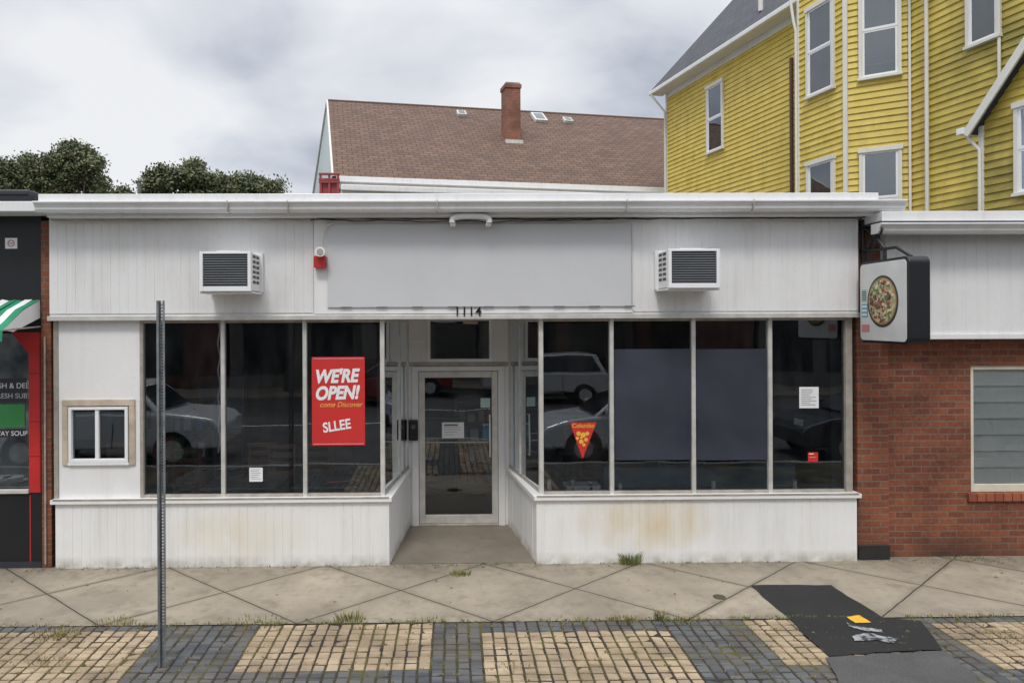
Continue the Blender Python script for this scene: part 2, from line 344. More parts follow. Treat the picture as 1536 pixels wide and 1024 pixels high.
# ================================================================ SHOP
YF=7.9
XL=xf(79); XR=xf(1284)
ZT=3.93; ZSILL=.775
shop=grp('storefront_building')
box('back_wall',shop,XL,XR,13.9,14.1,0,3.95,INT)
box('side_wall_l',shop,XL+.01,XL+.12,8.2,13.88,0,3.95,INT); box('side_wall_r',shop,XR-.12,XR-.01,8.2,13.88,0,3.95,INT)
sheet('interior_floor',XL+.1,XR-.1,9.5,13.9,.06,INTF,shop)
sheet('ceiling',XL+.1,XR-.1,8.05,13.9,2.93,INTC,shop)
box('flat_roof',shop,XL-.1,XR+.5,7.9,14.15,3.97,4.10,plain('roof_membrane',(.5,.5,.5),.8))
YFA=7.84
zb=2.80
box('fascia_core',shop,XL,XR,YFA+.012,8.05,zb,3.96,WHITE)
bead('fascia_panels_l',shop,(XL,YFA),(xf(471,YFA),YFA),zb+.06,ZT+.02,FASC,.098)
bead('fascia_panels_r',shop,(xf(950,YFA),YFA),(XR,YFA),zb+.06,ZT+.02,FASC,.098)
box('fascia_flat',shop,xf(472,YFA),xf(949.5,YFA),YFA-.012,YFA+.01,zb+.045,ZT+.02,WHITE,.003)
box('fascia_bottom_trim',shop,XL-.01,XR+.01,YFA-.03,YFA+.011,zb-.02,zb+.034,ALU,.004)
sx0,sz0=pt(491,461,7.80); sx1,sz1=pt(948,335,7.80)
sg=grp('blank_sign_board')
box('board',sg,sx0,sx1,7.807,7.826,sz0,sz1,SIGNG,.003)
for i in range(9): box('edge_clip_%d'%i,sg,sx0+.15+i*.4,sx0+.27+i*.4,7.803,7.8065,sz0-.004,sz0+.006,INK)
box('frame_r',sg,sx1-.007,sx1,7.803,7.8065,sz0+.01,sz1,ALUD)
hn=grp('house_number')
for i,ch_ in enumerate('1114'):
    x,z=pt(686+i*10.6,474,7.8); text('digit_%d'%i,hn,ch_,x,7.802,zb+.018,.150,BLACK,off=.0015,ext=.004,sx=.95)
# roof edge and gutter
gx0=xf(57,7.55,300); gx1=xf(1318,7.55,300); gx2=xf(1362,7.5,310)
zc1=zf(290,7.55); zc0=zf(301,7.55)
rf=grp('roof_gutter')
box('drip_cap',rf,gx0,gx1,7.55,7.9,zc0,zc1,GUT,.006)
def kg(y0,z1,h,dp):
    return [(y0+dp,z1),(y0+dp,z1-h),(y0+dp*.35,z1-h),(y0+dp*.22,z1-h*.75),(y0+dp*.2,z1-h*.55),(y0+.02,z1-h*.35),(y0,z1-h*.18),(y0-.004,z1-h*.16),(y0-.004,z1),(y0+.012,z1)]
prof_x('gutter',rf,kg(7.5,zc0-.003,.115,.16),gx0-.03,gx2,GUT,bevel=.004)
box('soffit_board',rf,gx0+.03,gx1+.1,7.66,7.86,zc0-.155,zc0-.118,GUT,.003)
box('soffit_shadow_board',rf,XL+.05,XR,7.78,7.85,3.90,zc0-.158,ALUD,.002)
for px in(340,430,655,940,1130): 
    x=xf(px,7.5,300); box('gutter_seam',rf,x,x+.010,7.4935,7.66,zc0-.119,zc0,ALUD)
def sag(x0,x1,y,z,d,n=18,w=.004): return [(x0+(x1-x0)*i/n,y,z-d*math.sin(math.pi*i/n)+random.uniform(-w,w)) for i in range(n+1)]
cb=grp('facade_cable')
tube('cable_a',cb,sag(xf(480),xf(1290),7.77,3.915,.015,40,.008),.007,BLACK)
tube('cable_b',cb,sag(xf(470),xf(960),7.765,3.90,.03,30,.01),.006,DARK)
tube('cable_c',cb,[(xf(1280),7.76,3.9),(xf(1295),7.7,3.95),(xf(1310),7.72,3.85),(xf(1300),7.76,3.7)],.008,BLACK)
lb=grp('sign_lamp_bracket')
pp=[]
for t in range(17):
    a=math.pi*(1-t/16); px=706+28*math.copysign(abs(math.cos(a))**.6,math.cos(a)); py=333-9*math.sin(a)**.6 if t not in(0,16) else 334; q=pt(px,py,7.64); pp.append((q[0],7.64,q[1]))
tube('arm',lb,pp,.034,PAPER)
for px in(679,733): 
    q=pt(px,334,7.64); box('foot',lb,q[0]-.03,q[0]+.03,7.64,7.80,q[1]-.03,q[1]+.005,PAPER,.008)
al=grp('alarm_strobe')
q0=pt(472,402,7.8); q1=pt(489,384,7.8); box('box',al,q0[0],q1[0],7.73,YFA-.013,q0[1],q1[1],RED,.008)
q=pt(481,378,7.70); cyl('lamp',al,(q[0],7.66,q[1]),.055,.12,PAPER,'Y',24,.045); cyl('lens',al,(q[0],7.652,q[1]),.036,.012,ALUD,'Y',24)
cw=[pt(px,py,7.79) for px,py in((483,372),(484,358),(486,346),(492,338),(500,335))]; tube('conduit',al,[(a,7.79,b) for a,b in cw],.010,ALU)
# window frames
fr=grp('shop_windows_frame'); fr.parent=shop
zt=zb-.02; zsl=ZSILL
pcl=(xf(575),YF); pcr=(xf(811),YF)
YB=9.39
pbl=(xf(613,YB),YB); pbr=(xf(763,YB),YB)
def mull(px,w=.045,y=YF,mat=ALU,nm_='mullion'):
    x=xf(px,y); return box(nm_,fr,x-w/2,x+w/2,y,y+.08,zsl,zt,mat,.004)
for px in(334,457): mull(px)
mull(212,.04,mat=ALUD); 
for px in(918,1041,1156): mull(px)
mull(1274,.075,mat=ALUD)
mull(573.5,.05); mull(812,.05)
for (a,b) in((xf(90),xf(574)-.03),(xf(812)+.03,xf(1272))):
    box('head_rail',fr,a,b,YF+.005,YF+.07,zt-.03,zt,ALUD,.003)
for nm_,a,b in(('l',xf(212)+.02,xf(574)-.026),('r',xf(812)+.026,xf(1272)-.03)):
    box('bottom_rail_'+nm_,fr,a,b,YF+.002,YF+.07,zsl,zsl+.03,ALUD,.003)
panes=[212,334,457,573.5]; panes2=[812,918,1041,1156,1274]
for PL in(panes,panes2):
    for i,(pa,pb_) in enumerate(zip(PL[:-1],PL[1:])):
        a=xf(pa)+.015; b=xf(pb_)-.015; d0,d1=random.uniform(-.006,.006),random.uniform(-.006,.006); d2=random.uniform(-.004,.004)
        mesh('glass_pane_%d'%i,fr,[(a,YF+.042+d0,zsl),(b,YF+.042+d1,zsl),(b,YF+.042+d1+d2,zt),(a,YF+.042+d0+d2,zt)],[(0,1,2,3)],GL)
BY=YF-.045
def bulk(nm_,xa,xb,zt_):
    bead('bulkhead_'+nm_,shop,(xa,BY),(xb,BY),0.0,zt_,BULK,.098)
xbl=xf(583,BY); xbr=xf(804,BY)
bulk('l',xf(82,BY),xbl,.725); bulk('r',xbr,xf(1285,BY),.725)
pb2l=(pbl[0]+.02,YB); pb2r=(pbr[0]-.02,YB)
bead('bulkhead_recess_l',shop,(xbl,BY+.001),pb2l,0,.725,BULK,.098)
bead('bulkhead_recess_r',shop,pb2r,(xbr,BY+.001),0,.725,BULK,.098)
def poly(name,pts,z0,z1,mat,par=shop,bevel=.004):
    n=len(pts); V=[(a,b,z0) for a,b in pts]+[(a,b,z1) for a,b in pts]
    return mesh(name,par,V,[tuple(range(n-1,-1,-1)),tuple(range(n,2*n))]+[(i,(i+1)%n,n+(i+1)%n,n+i) for i in range(n)],mat,bevel=bevel)
poly('sill_l',[(xf(80),BY-.035),(xbl+.03,BY-.035),(pb2l[0]+.02,YB),(pb2l[0]-.15,YB),(pcl[0]-.15,YF+.12),(xf(80),YF+.12)],.726,.775,WHITE)
poly('sill_r',[(xbr-.03,BY-.035),(xf(1286),BY-.035),(xf(1286),YF+.12),(pcr[0]+.15,YF+.12),(pb2r[0]+.15,YB),(pb2r[0]-.02,YB)],.726,.775,WHITE)
box('sill_cap_l',fr,xf(84),xbl+.0,BY-.04,BY-.02,.768,.782,ALUD); box('sill_cap_r',fr,xbr,xf(1282),BY-.04,BY-.02,.768,.782,ALUD)
box('inner_ledge_l',shop,xf(212),pcl[0]-.05,YF+.12,8.35,.60,.74,DARK); box('inner_ledge_r',shop,pcr[0]+.05,xf(1272),YF+.12,8.35,.60,.74,DARK)
for nm_,a,b in(('l',(pcl[0]+.0,YF+.03),(pbl[0]-.0,YB)),('r',(pbr[0]+.0,YB),(pcr[0]-.0,YF+.03))):
    L=math.dist(a,b); d=((b[0]-a[0])/L,(b[1]-a[1])/L)
    obox('recess_glass_'+nm_,fr,a,d,.03,L-.03,-.012,-.006,zsl+.03,zt-.03,GL)
    obox('recess_rail_b_'+nm_,fr,a,d,.02,L,-.04,.005,zsl+.001,zsl+.035,ALUD,.003)
    obox('recess_rail_t_'+nm_,fr,a,d,.02,L,-.04,.005,zt-.035,zt-.001,ALU,.003)
    q=.62*L if nm_=='l' else .38*L
    for s in (q,(L-.03 if nm_=='l' else .03)): obox('recess_mullion',fr,a,d,s-.02,s+.02,-.045,.008,zsl+.035,zt-.035,ALU,.003)
poly('recess_soffit',[(pcl[0]-.05,YF+.02),(pcr[0]+.05,YF+.02),(pbr[0]+.1,YB+.1),(pbl[0]-.1,YB+.1)],zt+.001,zt+.1,WHITE,bevel=0)
xa,xb=xf(88),xf(210)
wx0,wx1=xf(104),xf(193); wz1=zf(610,YF,150); wz0=zf(693,YF,150)
box('panel_top',shop,xa,xb,YF+.0,YF+.06,wz1+.06,zt,WHITE,.003)
box('panel_bottom',shop,xa,xb,YF+.001,YF+.06,zsl,wz0-.01,WHITE,.003)
box('panel_left',shop,xa,wx0-.06,YF+.002,YF+.06,wz0-.009,wz1+.059,WHITE)
box('panel_right',shop,wx1+.06,xb,YF+.002,YF+.06,wz0-.009,wz1+.059,WHITE)
box('post_left',shop,xf(81),xa-.002,YF-.01,YF+.08,zsl,zt,ALUD,.003)
sw_=grp('sliding_window'); sw_.parent=shop
t=.075
box('trim_t',sw_,wx0-t,wx1+t,YF-.02,YF+.05,wz1+.012,wz1+t+.01,WOODB,.004); box('trim_l',sw_,wx0-t,wx0-.01,YF-.02,YF+.05,wz0-.03,wz1+.01,WOODB,.004)
box('trim_r',sw_,wx1+.01,wx1+t,YF-.02,YF+.05,wz0-.03,wz1+.01,WOODB,.004); box('trim_b',sw_,wx0-.01,wx1+.01,YF-.03,YF+.05,wz0-.03,wz0-.002,WHITE,.004)
for a,b,c,d in((wx0,wx1,wz1-.03,wz1),(wx0,wx1,wz0,wz0+.04),(wx0,wx0+.035,wz0+.04,wz1-.03),(wx1-.035,wx1,wz0+.04,wz1-.03)): box('frame',sw_,a,b,YF-.03,YF+.04,c,d,PAPER,.004)
xm=(wx0+wx1)/2-.02; box('meeting_stile',sw_,xm-.018,xm+.022,YF-.02,YF+.03,wz0+.04,wz1-.03,PAPER,.004)
mesh('pane',sw_,[(wx0,YF+.01,wz0),(wx1,YF+.01,wz0),(wx1,YF+.01,wz1),(wx0,YF+.01,wz1)],[(0,1,2,3)],GL)
box('curtain',sw_,wx0+.04,xm-.03,YF+.05,YF+.06,wz0+.25,wz1-.03,plain('curtain',(.12,.13,.14),.8)); box('inner_item',sw_,xm+.05,wx1-.05,YF+.1,YF+.2,wz0+.04,wz0+.2,plain('box_brown',(.12,.06,.04),.7))
# door wall
dw=grp('door_wall'); dw.parent=shop
dx=lambda px:xf(px,YB,620)
dz=lambda py:zf(py,YB,690)
xl,xr=pbl[0]-.02,pbr[0]+.02
fx0,fx1=dx(618),dx(757); ox0,ox1=dx(628),dx(747); dt=dz(557); db=.03
box('jamb_l',dw,fx0,ox0,YB-.05,YB+.08,0,dt+.01,WHITE,.004); box('jamb_r',dw,ox1,fx1,YB-.05,YB+.08,0,dt+.01,WHITE,.004)
box('door_head',dw,fx0-.0,fx1+.0,YB-.06,YB+.08,dt+.011,dz(549),WHITE,.004)
box('side_l',dw,xl,fx0-.001,YB-.02,YB+.08,0,dz(549),WHITE); box('side_r',dw,fx1+.001,xr,YB-.02,YB+.08,0,dz(549),WHITE)
tx0,tx1=dx(641),dx(739)
box('transom_sill',dw,xl,xr,YB-.035,YB+.08,dz(549)+.002,dz(543),ALUD,.003)
z0=dz(543)+.002
clap('transom_side_l',dw,(xl,YB),(tx0,YB),z0,zt,WHITE,.1,.018); clap('transom_side_r',dw,(tx1,YB),(xr,YB),z0,zt,WHITE,.1,.018)
for a,b in((tx0,tx0+.045),(tx1-.045,tx1)): box('transom_frame',dw,a,b,YB-.03,YB+.06,z0,zt,WHITE,.003)
box('transom_frame_b',dw,tx0+.045,tx1-.045,YB-.03,YB+.06,z0,z0+.045,WHITE,.003)
box('transom_frame_t',dw,tx0+.045,tx1-.045,YB-.03,YB+.06,zt-.02,zt,WHITE,.003)
sheetv=lambda n,p_,a,b,y,c,d,m:mesh(n,p_,[(a,y,c),(b,y,c),(b,y,d),(a,y,d)],[(0,1,2,3)],m)
sheetv('transom_glass',dw,tx0+.04,tx1-.04,YB+.01,z0+.04,zt-.02,GL)
x,z=pt(706,482,YB-.03); box('sensor',dw,x-.1,x+.1,YB-.03,YB+.0,z-.035,z,plain('amber_strip',(.5,.4,.25),.6))
door=grp('glass_door'); door.parent=shop
st=.085
box('stile_l',door,ox0+.005,ox0+st,YB-.02,YB+.03,db,dt,ALU,.004); box('stile_r',door,ox1-st,ox1-.005,YB-.02,YB+.03,db,dt,ALU,.004)
box('top_rail',door,ox0+st+.001,ox1-st-.001,YB-.018,YB+.03,dt-.08,dt,ALU,.004); box('bottom_rail',door,ox0+st+.001,ox1-st-.001,YB-.018,YB+.03,db,db+.11,ALU,.004)
sheetv('glass',door,ox0+st-.01,ox1-st+.01,YB+.005,db+.1,dt-.07,GL)
box('mid_line',door,ox0+st,ox1-st,YB+.0,YB+.004,dz(664),dz(662),ALUD)
q0=pt(735,688,YB-.07); q1=pt(735,620,YB-.07)
tube('pull_handle',door,[(q0[0],YB-.02,q0[1]+.03),(q0[0],YB-.07,q0[1]+.03),(q0[0],YB-.07,q1[1]-.03),(q0[0],YB-.02,q1[1]-.03)],.012,PAPER)
box('threshold',door,ox0,ox1,YB-.08,YB+.06,.005,.028,ALUD,.004)
ic=grp('intercom'); a=pt(613,661,YB-.1); b=pt(627,630,YB-.1); box('case',ic,a[0],b[0],YB-.10,YB-.021,a[1],b[1],BLACK,.015); cyl('lens',ic,((a[0]+b[0])/2,YB-.105,b[1]-.09),.03,.006,INK,'Y')
def paper(name,px0,py0,px1,py1,Y,mat=PAPER,lines=6,ink=INK,bold=False):
    g=grp(name); a=pt(px0,py1,Y); b=pt(px1,py0,Y); box('sheet',g,a[0],b[0],Y,Y+.002,a[1],b[1],mat)
    w=b[0]-a[0]; h=b[1]-a[1]
    for i in range(lines):
        zz=b[1]-h*(.12+.8*i/lines); th=h*(.09 if i==0 and bold else .018)
        box('line_%d'%i,g,a[0]+w*.1,a[0]+w*random.uniform(.5,.9),Y-.002,Y-.0005,zz-th,zz,ink)
    return g
paper('door_notice',663,633,696,657,YB-.001,bold=True,lines=5)
paper('door_sticker',721,597,735,611,YB-.001,lines=3,ink=GREEN,mat=plain('pale_green',(.5,.65,.6),.6))
for i,px in enumerate((727,733)):
    g=grp('spray_bottle'); q=pt(px,660,YB+.12); cyl('body',g,(q[0],YB+.12,q[1]),.035,.14,BLUE,'Z',16); cyl('neck',g,(q[0],YB+.12,q[1]+.14),.035,.06,BLUE,'Z',16,.012); box('trigger',g,q[0]-.03,q[0]+.02,YB+.1,YB+.13,q[1]+.2,q[1]+.225,PAPER,.004)
box('bottle_shelf',dw,ox0+.1,ox1-.1,YB+.06,YB+.2,pt(727,661,YB+.12)[1]-.02,pt(727,661,YB+.12)[1]-.004,DARK)
YG=YF+.028      # posters are stuck on the outer face of the panes
paper('window_notice',1199,580,1228,612,YG,lines=9)
paper('window_notice',374,701,394,722,YG,lines=6)
paper('red_window_sticker',1212,678,1227,692,YG,mat=POST,lines=2,ink=PAPER,bold=True)
ps=grp('open_poster'); a=pt(468,668,YG); b=pt(547,535,YG); box('sheet',ps,a[0],b[0],YG+.002,YG+.005,a[1],b[1],POST)
for (x0_,x1_,z0_,z1_) in((a[0]+.015,b[0]-.015,b[1]-.019,b[1]-.016),(a[0]+.015,b[0]-.015,a[1]+.016,a[1]+.019)): box('rule',ps,x0_,x1_,YG,YG+.0015,z0_,z1_,PAPER)
def tx(s,px,py,size,mat,**k):
    q=pt(px,py,YG); text('lettering',ps,s,q[0],YG+.0,q[1],size,mat,ext=.001,**k)
tx("WE'RE",504,573,.205,PAPER,shear=.25,off=.009,sx=.84,rot=rad(1.5)); tx("OPEN!",505,598,.205,PAPER,shear=.25,off=.009,sx=.84,rot=rad(1.5))
tx("come Discover",511,610,.082,GOLD,shear=.35,off=.001,sx=.95); tx("SLLEE",506,645,.155,PAPER,shear=.05,off=.004,rot=rad(9),sx=.85)
pn=grp('pennant'); P=[pt(855,634,YG),pt(895,633,YG),pt(874,688,YG)]
mesh('cloth',pn,[(P[0][0],YG+.003,P[0][1]),(P[2][0],YG+.003,P[2][1]),(P[1][0],YG+.003,P[1][1])],[(0,1,2)],POST)
q=pt(875,641,YG); text('lettering',pn,'Columbo',q[0],YG,q[1],.068,GOLD,ext=.001,off=.001)
for i,(px,py,r) in enumerate([(868,650,3.5),(875,652,4),(881,650,3),(872,662,3.5),(879,659,3),(866,657,2.5),(876,667,2.5),(872,656,2)]):
    q=pt(px,py,YG); cyl('emblem_%d'%i,pn,(q[0],YG+.0002*i-.0005,q[1]),r/131.6,.0015,GOLD,'Y',10)
fm=grp('window_film_panel'); 
for i,(p0_,p1_) in enumerate(((922,1037),(1045,1150))):
    a=pt(p0_,690,YG); b=pt(p1_,523,YG); box('film_%d'%i,fm,a[0],b[0],YG+.002,YG+.005,a[1],b[1],FILM)
hc=grp('hanging_cord'); tube('cord',hc,[(xf(326)+.012*math.sin(i*.9),YF+.065,2.75-.045*i) for i in range(34)],.010,plain('cord_grey',(.6,.63,.68),.6))
def cup(px,py,h=.11,mat=PAPER,y=8.05):
    g=grp('sill_cup'); q=pt(px,py,y); cyl('cup',g,(q[0],y,.745),.03,h,mat,'Z',16,.022); cyl('lid',g,(q[0],y,.745+h),.024,.02,ALU,'Z',16)
cup(824,733,.15); cup(859,733,.14,WOODB); cup(1070,733,.12); cup(1192,733,.12); cup(930,735,.1); cup(886,733,.12,DARK)
bx=grp('flat_box'); box('body',bx,xf(848,8.1,735),xf(899,8.1,735),8.03,8.25,.785,.83,PAPER,.004); box('lid',bx,xf(848,8.1,735)-.004,xf(899,8.1,735)+.004,8.025,8.255,.83,.84,PAPER,.002); box('foot',bx,xf(850,8.1,735),xf(897,8.1,735),8.05,8.23,.741,.785,WOODB)
TABW=plain('table_laminate',(.20,.26,.28),.25,0,.15); WOODD=plain('chair_wood',(.24,.13,.08),.5)
def table(cx,cy,w=.9,d=.7,z=.76,m=TABW):
    g=grp('dining_table'); box('top',g,cx-w/2,cx+w/2,cy-d/2,cy+d/2,z-.03,z,m,.008); cyl('column',g,(cx,cy,.1),.04,z-.13,BLACK); cyl('base',g,(cx,cy,.06),.25,.04,BLACK,r2=.2)
def chair(cx,cy,f):
    g=grp('dining_chair'); box('seat',g,cx-.2,cx+.2,cy-.2,cy+.2,.46,.5,WOODD,.01)
    for a in(-.17,.17):
        for b in(-.17,.17): box('leg',g,cx+a-.015,cx+a+.015,cy+b-.015,cy+b+.015,.06,.46,WOODD)
    for a in(-.17,.17): box('post',g,cx+a-.015,cx+a+.015,cy+f*.18-.015,cy+f*.18+.015,.5,1.08,WOODD)
    for zz in(.68,.80,.92): box('slat',g,cx-.155,cx+.155,cy+f*.18-.01,cy+f*.18+.01,zz,zz+.07,WOODD,.006)
    box('crest',g,cx-.2,cx+.2,cy+f*.18-.016,cy+f*.18+.016,1.04,1.10,WOODD,.01)
for cx,cy in((-2.5,8.75),(-1.4,8.75),(-3.3,9.9),(3.6,9.7),(2.2,10.8)): table(cx,cy); chair(cx,cy+.65,1); chair(cx-.05,cy-.62,-1) if cy>9 else None
chair(-2.2,9.25,1); chair(-1.7,9.3,1)
br_=grp('brochure'); obox('sheet',br_,(xf(490,8.6,726),8.55),(.97,.24),0,.42,-.12,0,.762,.766,POST); obox('stripe',br_,(xf(490,8.6,726),8.55),(.97,.24),.02,.40,-.08,-.05,.767,.769,PAPER)
bn=grp('bench_seat'); 
box('seat',bn,1.95,4.3,8.5,8.95,.06,.50,TEAL,.03); box('backrest',bn,1.95,4.3,8.38,8.5,.06,.98,TEAL,.03)
ct=grp('service_counter'); box('body',ct,-2.0,3.5,12.0,12.6,.06,1.05,plain('counter_front',(.22,.22,.23),.6)); box('top',ct,-2.05,3.55,11.95,12.65,1.05,1.1,TABW,.01)
mb=grp('menu_board')
for i in range(4): box('panel_%d'%i,mb,-1.8+i*1.3,-.65+i*1.3,13.85,13.89,2.0,2.7,plain('menu_%d'%i,(.55,.52,.46),.6),.01)
fgd=grp('drinks_fridge'); box('case',fgd,-3.9,-3.1,11.0,11.7,.06,2.0,DARK,.02); box('door',fgd,-3.85,-3.15,10.97,10.995,.2,1.9,plain('fridge_door',(.3,.34,.4),.3),.01)
box('column',shop,-.95,-.75,9.9,10.1,.06,2.92,plain('post_beige',(.22,.18,.14),.7))
GC=[plain('goods_%d'%i,c,.6) for i,c in enumerate(((.5,.1,.06),(.5,.45,.3),(.1,.2,.4),(.6,.6,.6),(.1,.25,.1)))]
def shelf(x0,y0,w=1.0,h=1.7):
    g=grp('shelf_unit')
    for xx in(x0,x0+w): box('upright',g,xx-.015,xx+.015,y0,y0+.35,.06,h,INK)
    for k in range(5):
        zz=.12+k*(h-.2)/4; box('shelf',g,x0+.016,x0+w-.016,y0,y0+.35,zz,zz+.02,INK)
        if k<4:
            xx=x0+.05
            while xx<x0+w-.18:
                ww=random.uniform(.07,.15); box('goods',g,xx,xx+ww,y0+.05,y0+.25,zz+.021,zz+.021+random.uniform(.12,.28),random.choice(GC),.004); xx+=ww+random.uniform(.01,.08)
shelf(-4.1,9.6,.95); shelf(3.4,10.6,1.0); shelf(.2,11.2,1.0,1.5)
for i,(cx,cy) in enumerate(((-2.6,10),(2.6,10))):
    g=grp('ceiling_fixture'); box('housing',g,cx-.6,cx+.6,cy-.12,cy+.12,2.84,2.928,PAPER,.01); box('diffuser',g,cx-.57,cx+.57,cy-.1,cy+.1,2.825,2.838,PAPER)
def ac(px0,px1,py0,py1,Yf=7.40):
    g=grp('air_conditioner'); a=pt(px0,py1,Yf); b=pt(px1,py0,Yf); x0_,z0_=a; x1_,z1_=b
    box('case_back',g,x0_+.01,x1_-.01,Yf+.05,YFA-.002,z0_+.01,z1_-.005,GUT,.008)
    t_=.035
    for nm_,c in(('l',(x0_,x0_+t_,z0_,z1_)),('r',(x1_-t_,x1_,z0_,z1_)),('t',(x0_+t_,x1_-t_,z1_-.025,z1_)),('b',(x0_+t_,x1_-t_,z0_,z0_+.05))):
        box('rim_'+nm_,g,c[0],c[1],Yf,Yf+.06,c[2],c[3],PAPER,.004)
    box('core',g,x0_+t_,x1_-t_,Yf+.035,Yf+.048,z0_+.05,z1_-.025,DARK)
    n=13
    for i in range(n):
        zz=z0_+.05+(z1_-z0_-.08)*(i+.5)/n
        mesh('louvre_%d'%i,g,[(x0_+t_,Yf+.008,zz-.011),(x1_-t_,Yf+.008,zz-.011),(x1_-t_,Yf+.03,zz+.009),(x0_+t_,Yf+.03,zz+.009)],[(0,1,2,3)],SLAT)
    for xx,s in((x0_+.01,-1),(x1_-.01,1)):
        for k in range(2):
            for j in range(6):
                y_=Yf+.12+k*.14; zz=z0_+.09+j*.055
                box('side_vent',g,xx+s*.0005,xx+s*.004,y_,y_+.10,zz,zz+.03,DARK)
    box('sleeve',g,x0_-.025,x1_+.025,YFA-.05,YFA-.004,z0_-.0,z1_+.02,PAPER,.004)
    box('tray',g,x0_-.01,x1_+.01,Yf+.03,YFA,z0_-.02,z0_-.002,GUT,.003)
    box('label',g,(x0_+x1_)/2-.12,(x0_+x1_)/2+.12,Yf+.1,Yf+.2,z1_-.004,z1_+.015,PAPER,.003)
ac(299,376,377,437); ac(1003,1080,373,432)
# ================================================================ sign post
sp=grp('sign_post'); X0,Y0=gr(243,1003); hp=H+(480-449)/F*Y0
w=.066
V=[];Fc=[]
def bx_(x0_,x1_,y0_,y1_,z0_,z1_):
    k=len(V); V.extend([(x0_,y0_,z0_),(x1_,y0_,z0_),(x1_,y1_,z0_),(x0_,y1_,z0_),(x0_,y0_,z1_),(x1_,y0_,z1_),(x1_,y1_,z1_),(x0_,y1_,z1_)]); Fc.extend([tuple(i+k for i in f) for f in BF])
bx_(X0-w/2,X0-.016,Y0,Y0+.004,-.02,hp); bx_(X0+.016,X0+w/2,Y0,Y0+.004,-.02,hp)
bx_(X0-.0175,X0-.0145,Y0+.0042,Y0+.03,-.02,hp); bx_(X0+.0145,X0+.0175,Y0+.0042,Y0+.03,-.02,hp)
bx_(X0-.0143,X0-.006,Y0+.0265,Y0+.03,-.02,hp); bx_(X0+.006,X0+.0143,Y0+.0265,Y0+.03,-.02,hp)
z=0
while z<hp-.02: bx_(X0-.0059,X0+.0059,Y0+.0266,Y0+.0299,z,z+.014); z+=.0254
mesh('u_channel',sp,V,Fc,GALV)
cyl('ground_collar',sp,(X0,Y0+.015,.0),.05,.006,plain('mortar_collar',(.12,.11,.095),.9),'Z',14,.045)
# ================================================================ LEFT NEIGHBOUR
ln=grp('black_storefront'); YN=7.9; xe=xf(63,YN)
box('upper_wall',ln,-9.5,xe,YN,YN+.3,zf(500,YN,60),zf(318,YN,60),BLACK)
box('base_wall',ln,-9.5,xe,YN-.0,YN+.3,0,zf(740,YN,60),BLACK)
for i in range(5): box('tile_joint',ln,xf(44)-i*.75,xf(44)-i*.75+.012,YN-.003,YN-.0005,0,zf(742,YN,60),RED)
box('base_top_trim',ln,-9.5,xf(44),YN-.03,YN+.02,zf(739,YN,60),zf(733,YN,60),ALU,.004)
box('base_foot',ln,-9.5,xe,YN-.02,YN-.004,0,.07,DARK)
sheetv('glass',ln,-9.5,xf(44),YN+.05,zf(735,YN,60),zf(498,YN,60),GL)
box('interior_back',ln,-9.5,xe,YN+.9,YN+1,0,3,plain('bright_interior',(.4,.42,.4),.8,0,.6,3)); box('roof_mass',ln,-9.5,xf(66),YN+1.01,14,0,3.95,DARK)
zz0,zz1=zf(738,YN,60),zf(498,YN,60)
mesh('red_frame',ln,[(xf(44),YN-.01,zz0),(xe,YN-.01,zz0),(xe,YN-.01,zz1),(xf(18),YN-.01,zz1),(xf(44),YN-.01,zf(530,YN,60))],[(0,1,2,4),(4,2,3)],RED)
tube('red_frame_edge',ln,[(xe-.01,YN-.015,zz1),(xe-.01,YN-.015,zz0)],.008,plain('red_dark_b',(.2,.01,.01),.5))
for py in(560,632,684): box('red_joint',ln,xf(45),xe,YN-.013,YN-.011,zf(py,YN,60),zf(py,YN,60)+.006,plain('red_dark',(.2,.01,.01),.5))
box('gutter_strip',ln,-9.5,xf(74,7.6,310),7.55,7.9,zf(318,7.6,60),zf(303,7.6,60),GUT,.006)
box('roof_edge',ln,-9.5,xf(55,7.7,310),7.66,7.9,zf(302.5,7.6,60),zf(292,7.6,60),BLACK)
box('roof_bundle',ln,xf(0,8,290),xf(50,8,290),7.9,8.3,zf(296,8,30),zf(289,8,30)+.02,DARK,.02)
a=pt(8,373,YN); b=pt(26,357,YN); stc=grp('wall_sticker'); box('sheet',stc,a[0],b[0],YN-.004,YN-.001,a[1],b[1],PAPER); q=pt(17,365,YN)
tube('red_ring',stc,[(q[0]+.035*math.cos(t*.524),YN-.006,q[1]+.035*math.sin(t*.524)) for t in range(12)],.004,RED,True); box('bar',stc,q[0]-.02,q[0]+.02,YN-.007,YN-.0045,q[1]-.004,q[1]+.004,RED)
wpz=YN+.04
def flat(name,px0,py0,px1,py1,mat,Y=wpz,g=None):
    g=g or grp(name); a=pt(px0,py1,Y); b=pt(px1,py0,Y); box('sheet',g,a[0],b[0],Y,Y+.002,a[1],b[1],mat); return g
g=flat('window_banner',-60,567,39,604,DARK)
q=pt(18,582,wpz-.003); text('letters',g,'FISH & DELI',q[0],wpz-.003,q[1],.085,PAPER,ext=.001); q=pt(18,597,wpz-.003); text('letters_b',g,'FRESH SUBS',q[0],wpz-.003,q[1],.08,ALU,ext=.001)
g=flat('green_window_poster',-60,606,37,641,GREENP)
g=flat('lower_window_poster',-60,643,38,656,DARK); q=pt(16,653,wpz-.003); text('letters',g,'WAY SOUP',q[0],wpz-.003,q[1],.075,PAPER,ext=.001)
gs=grp('stacked_goods')
for i in range(7): 
    q=pt(2+i*6-12,725,8.3); cyl('plate_%d'%i,gs,(q[0],8.3,zz0+.02),.09,.03+.02*(i%3),PAPER,'Z',18,.11)
aw=grp('striped_awning'); xw=xf(61,YN,450); zt_=zf(450,YN,60); zl=zt_-.33; 
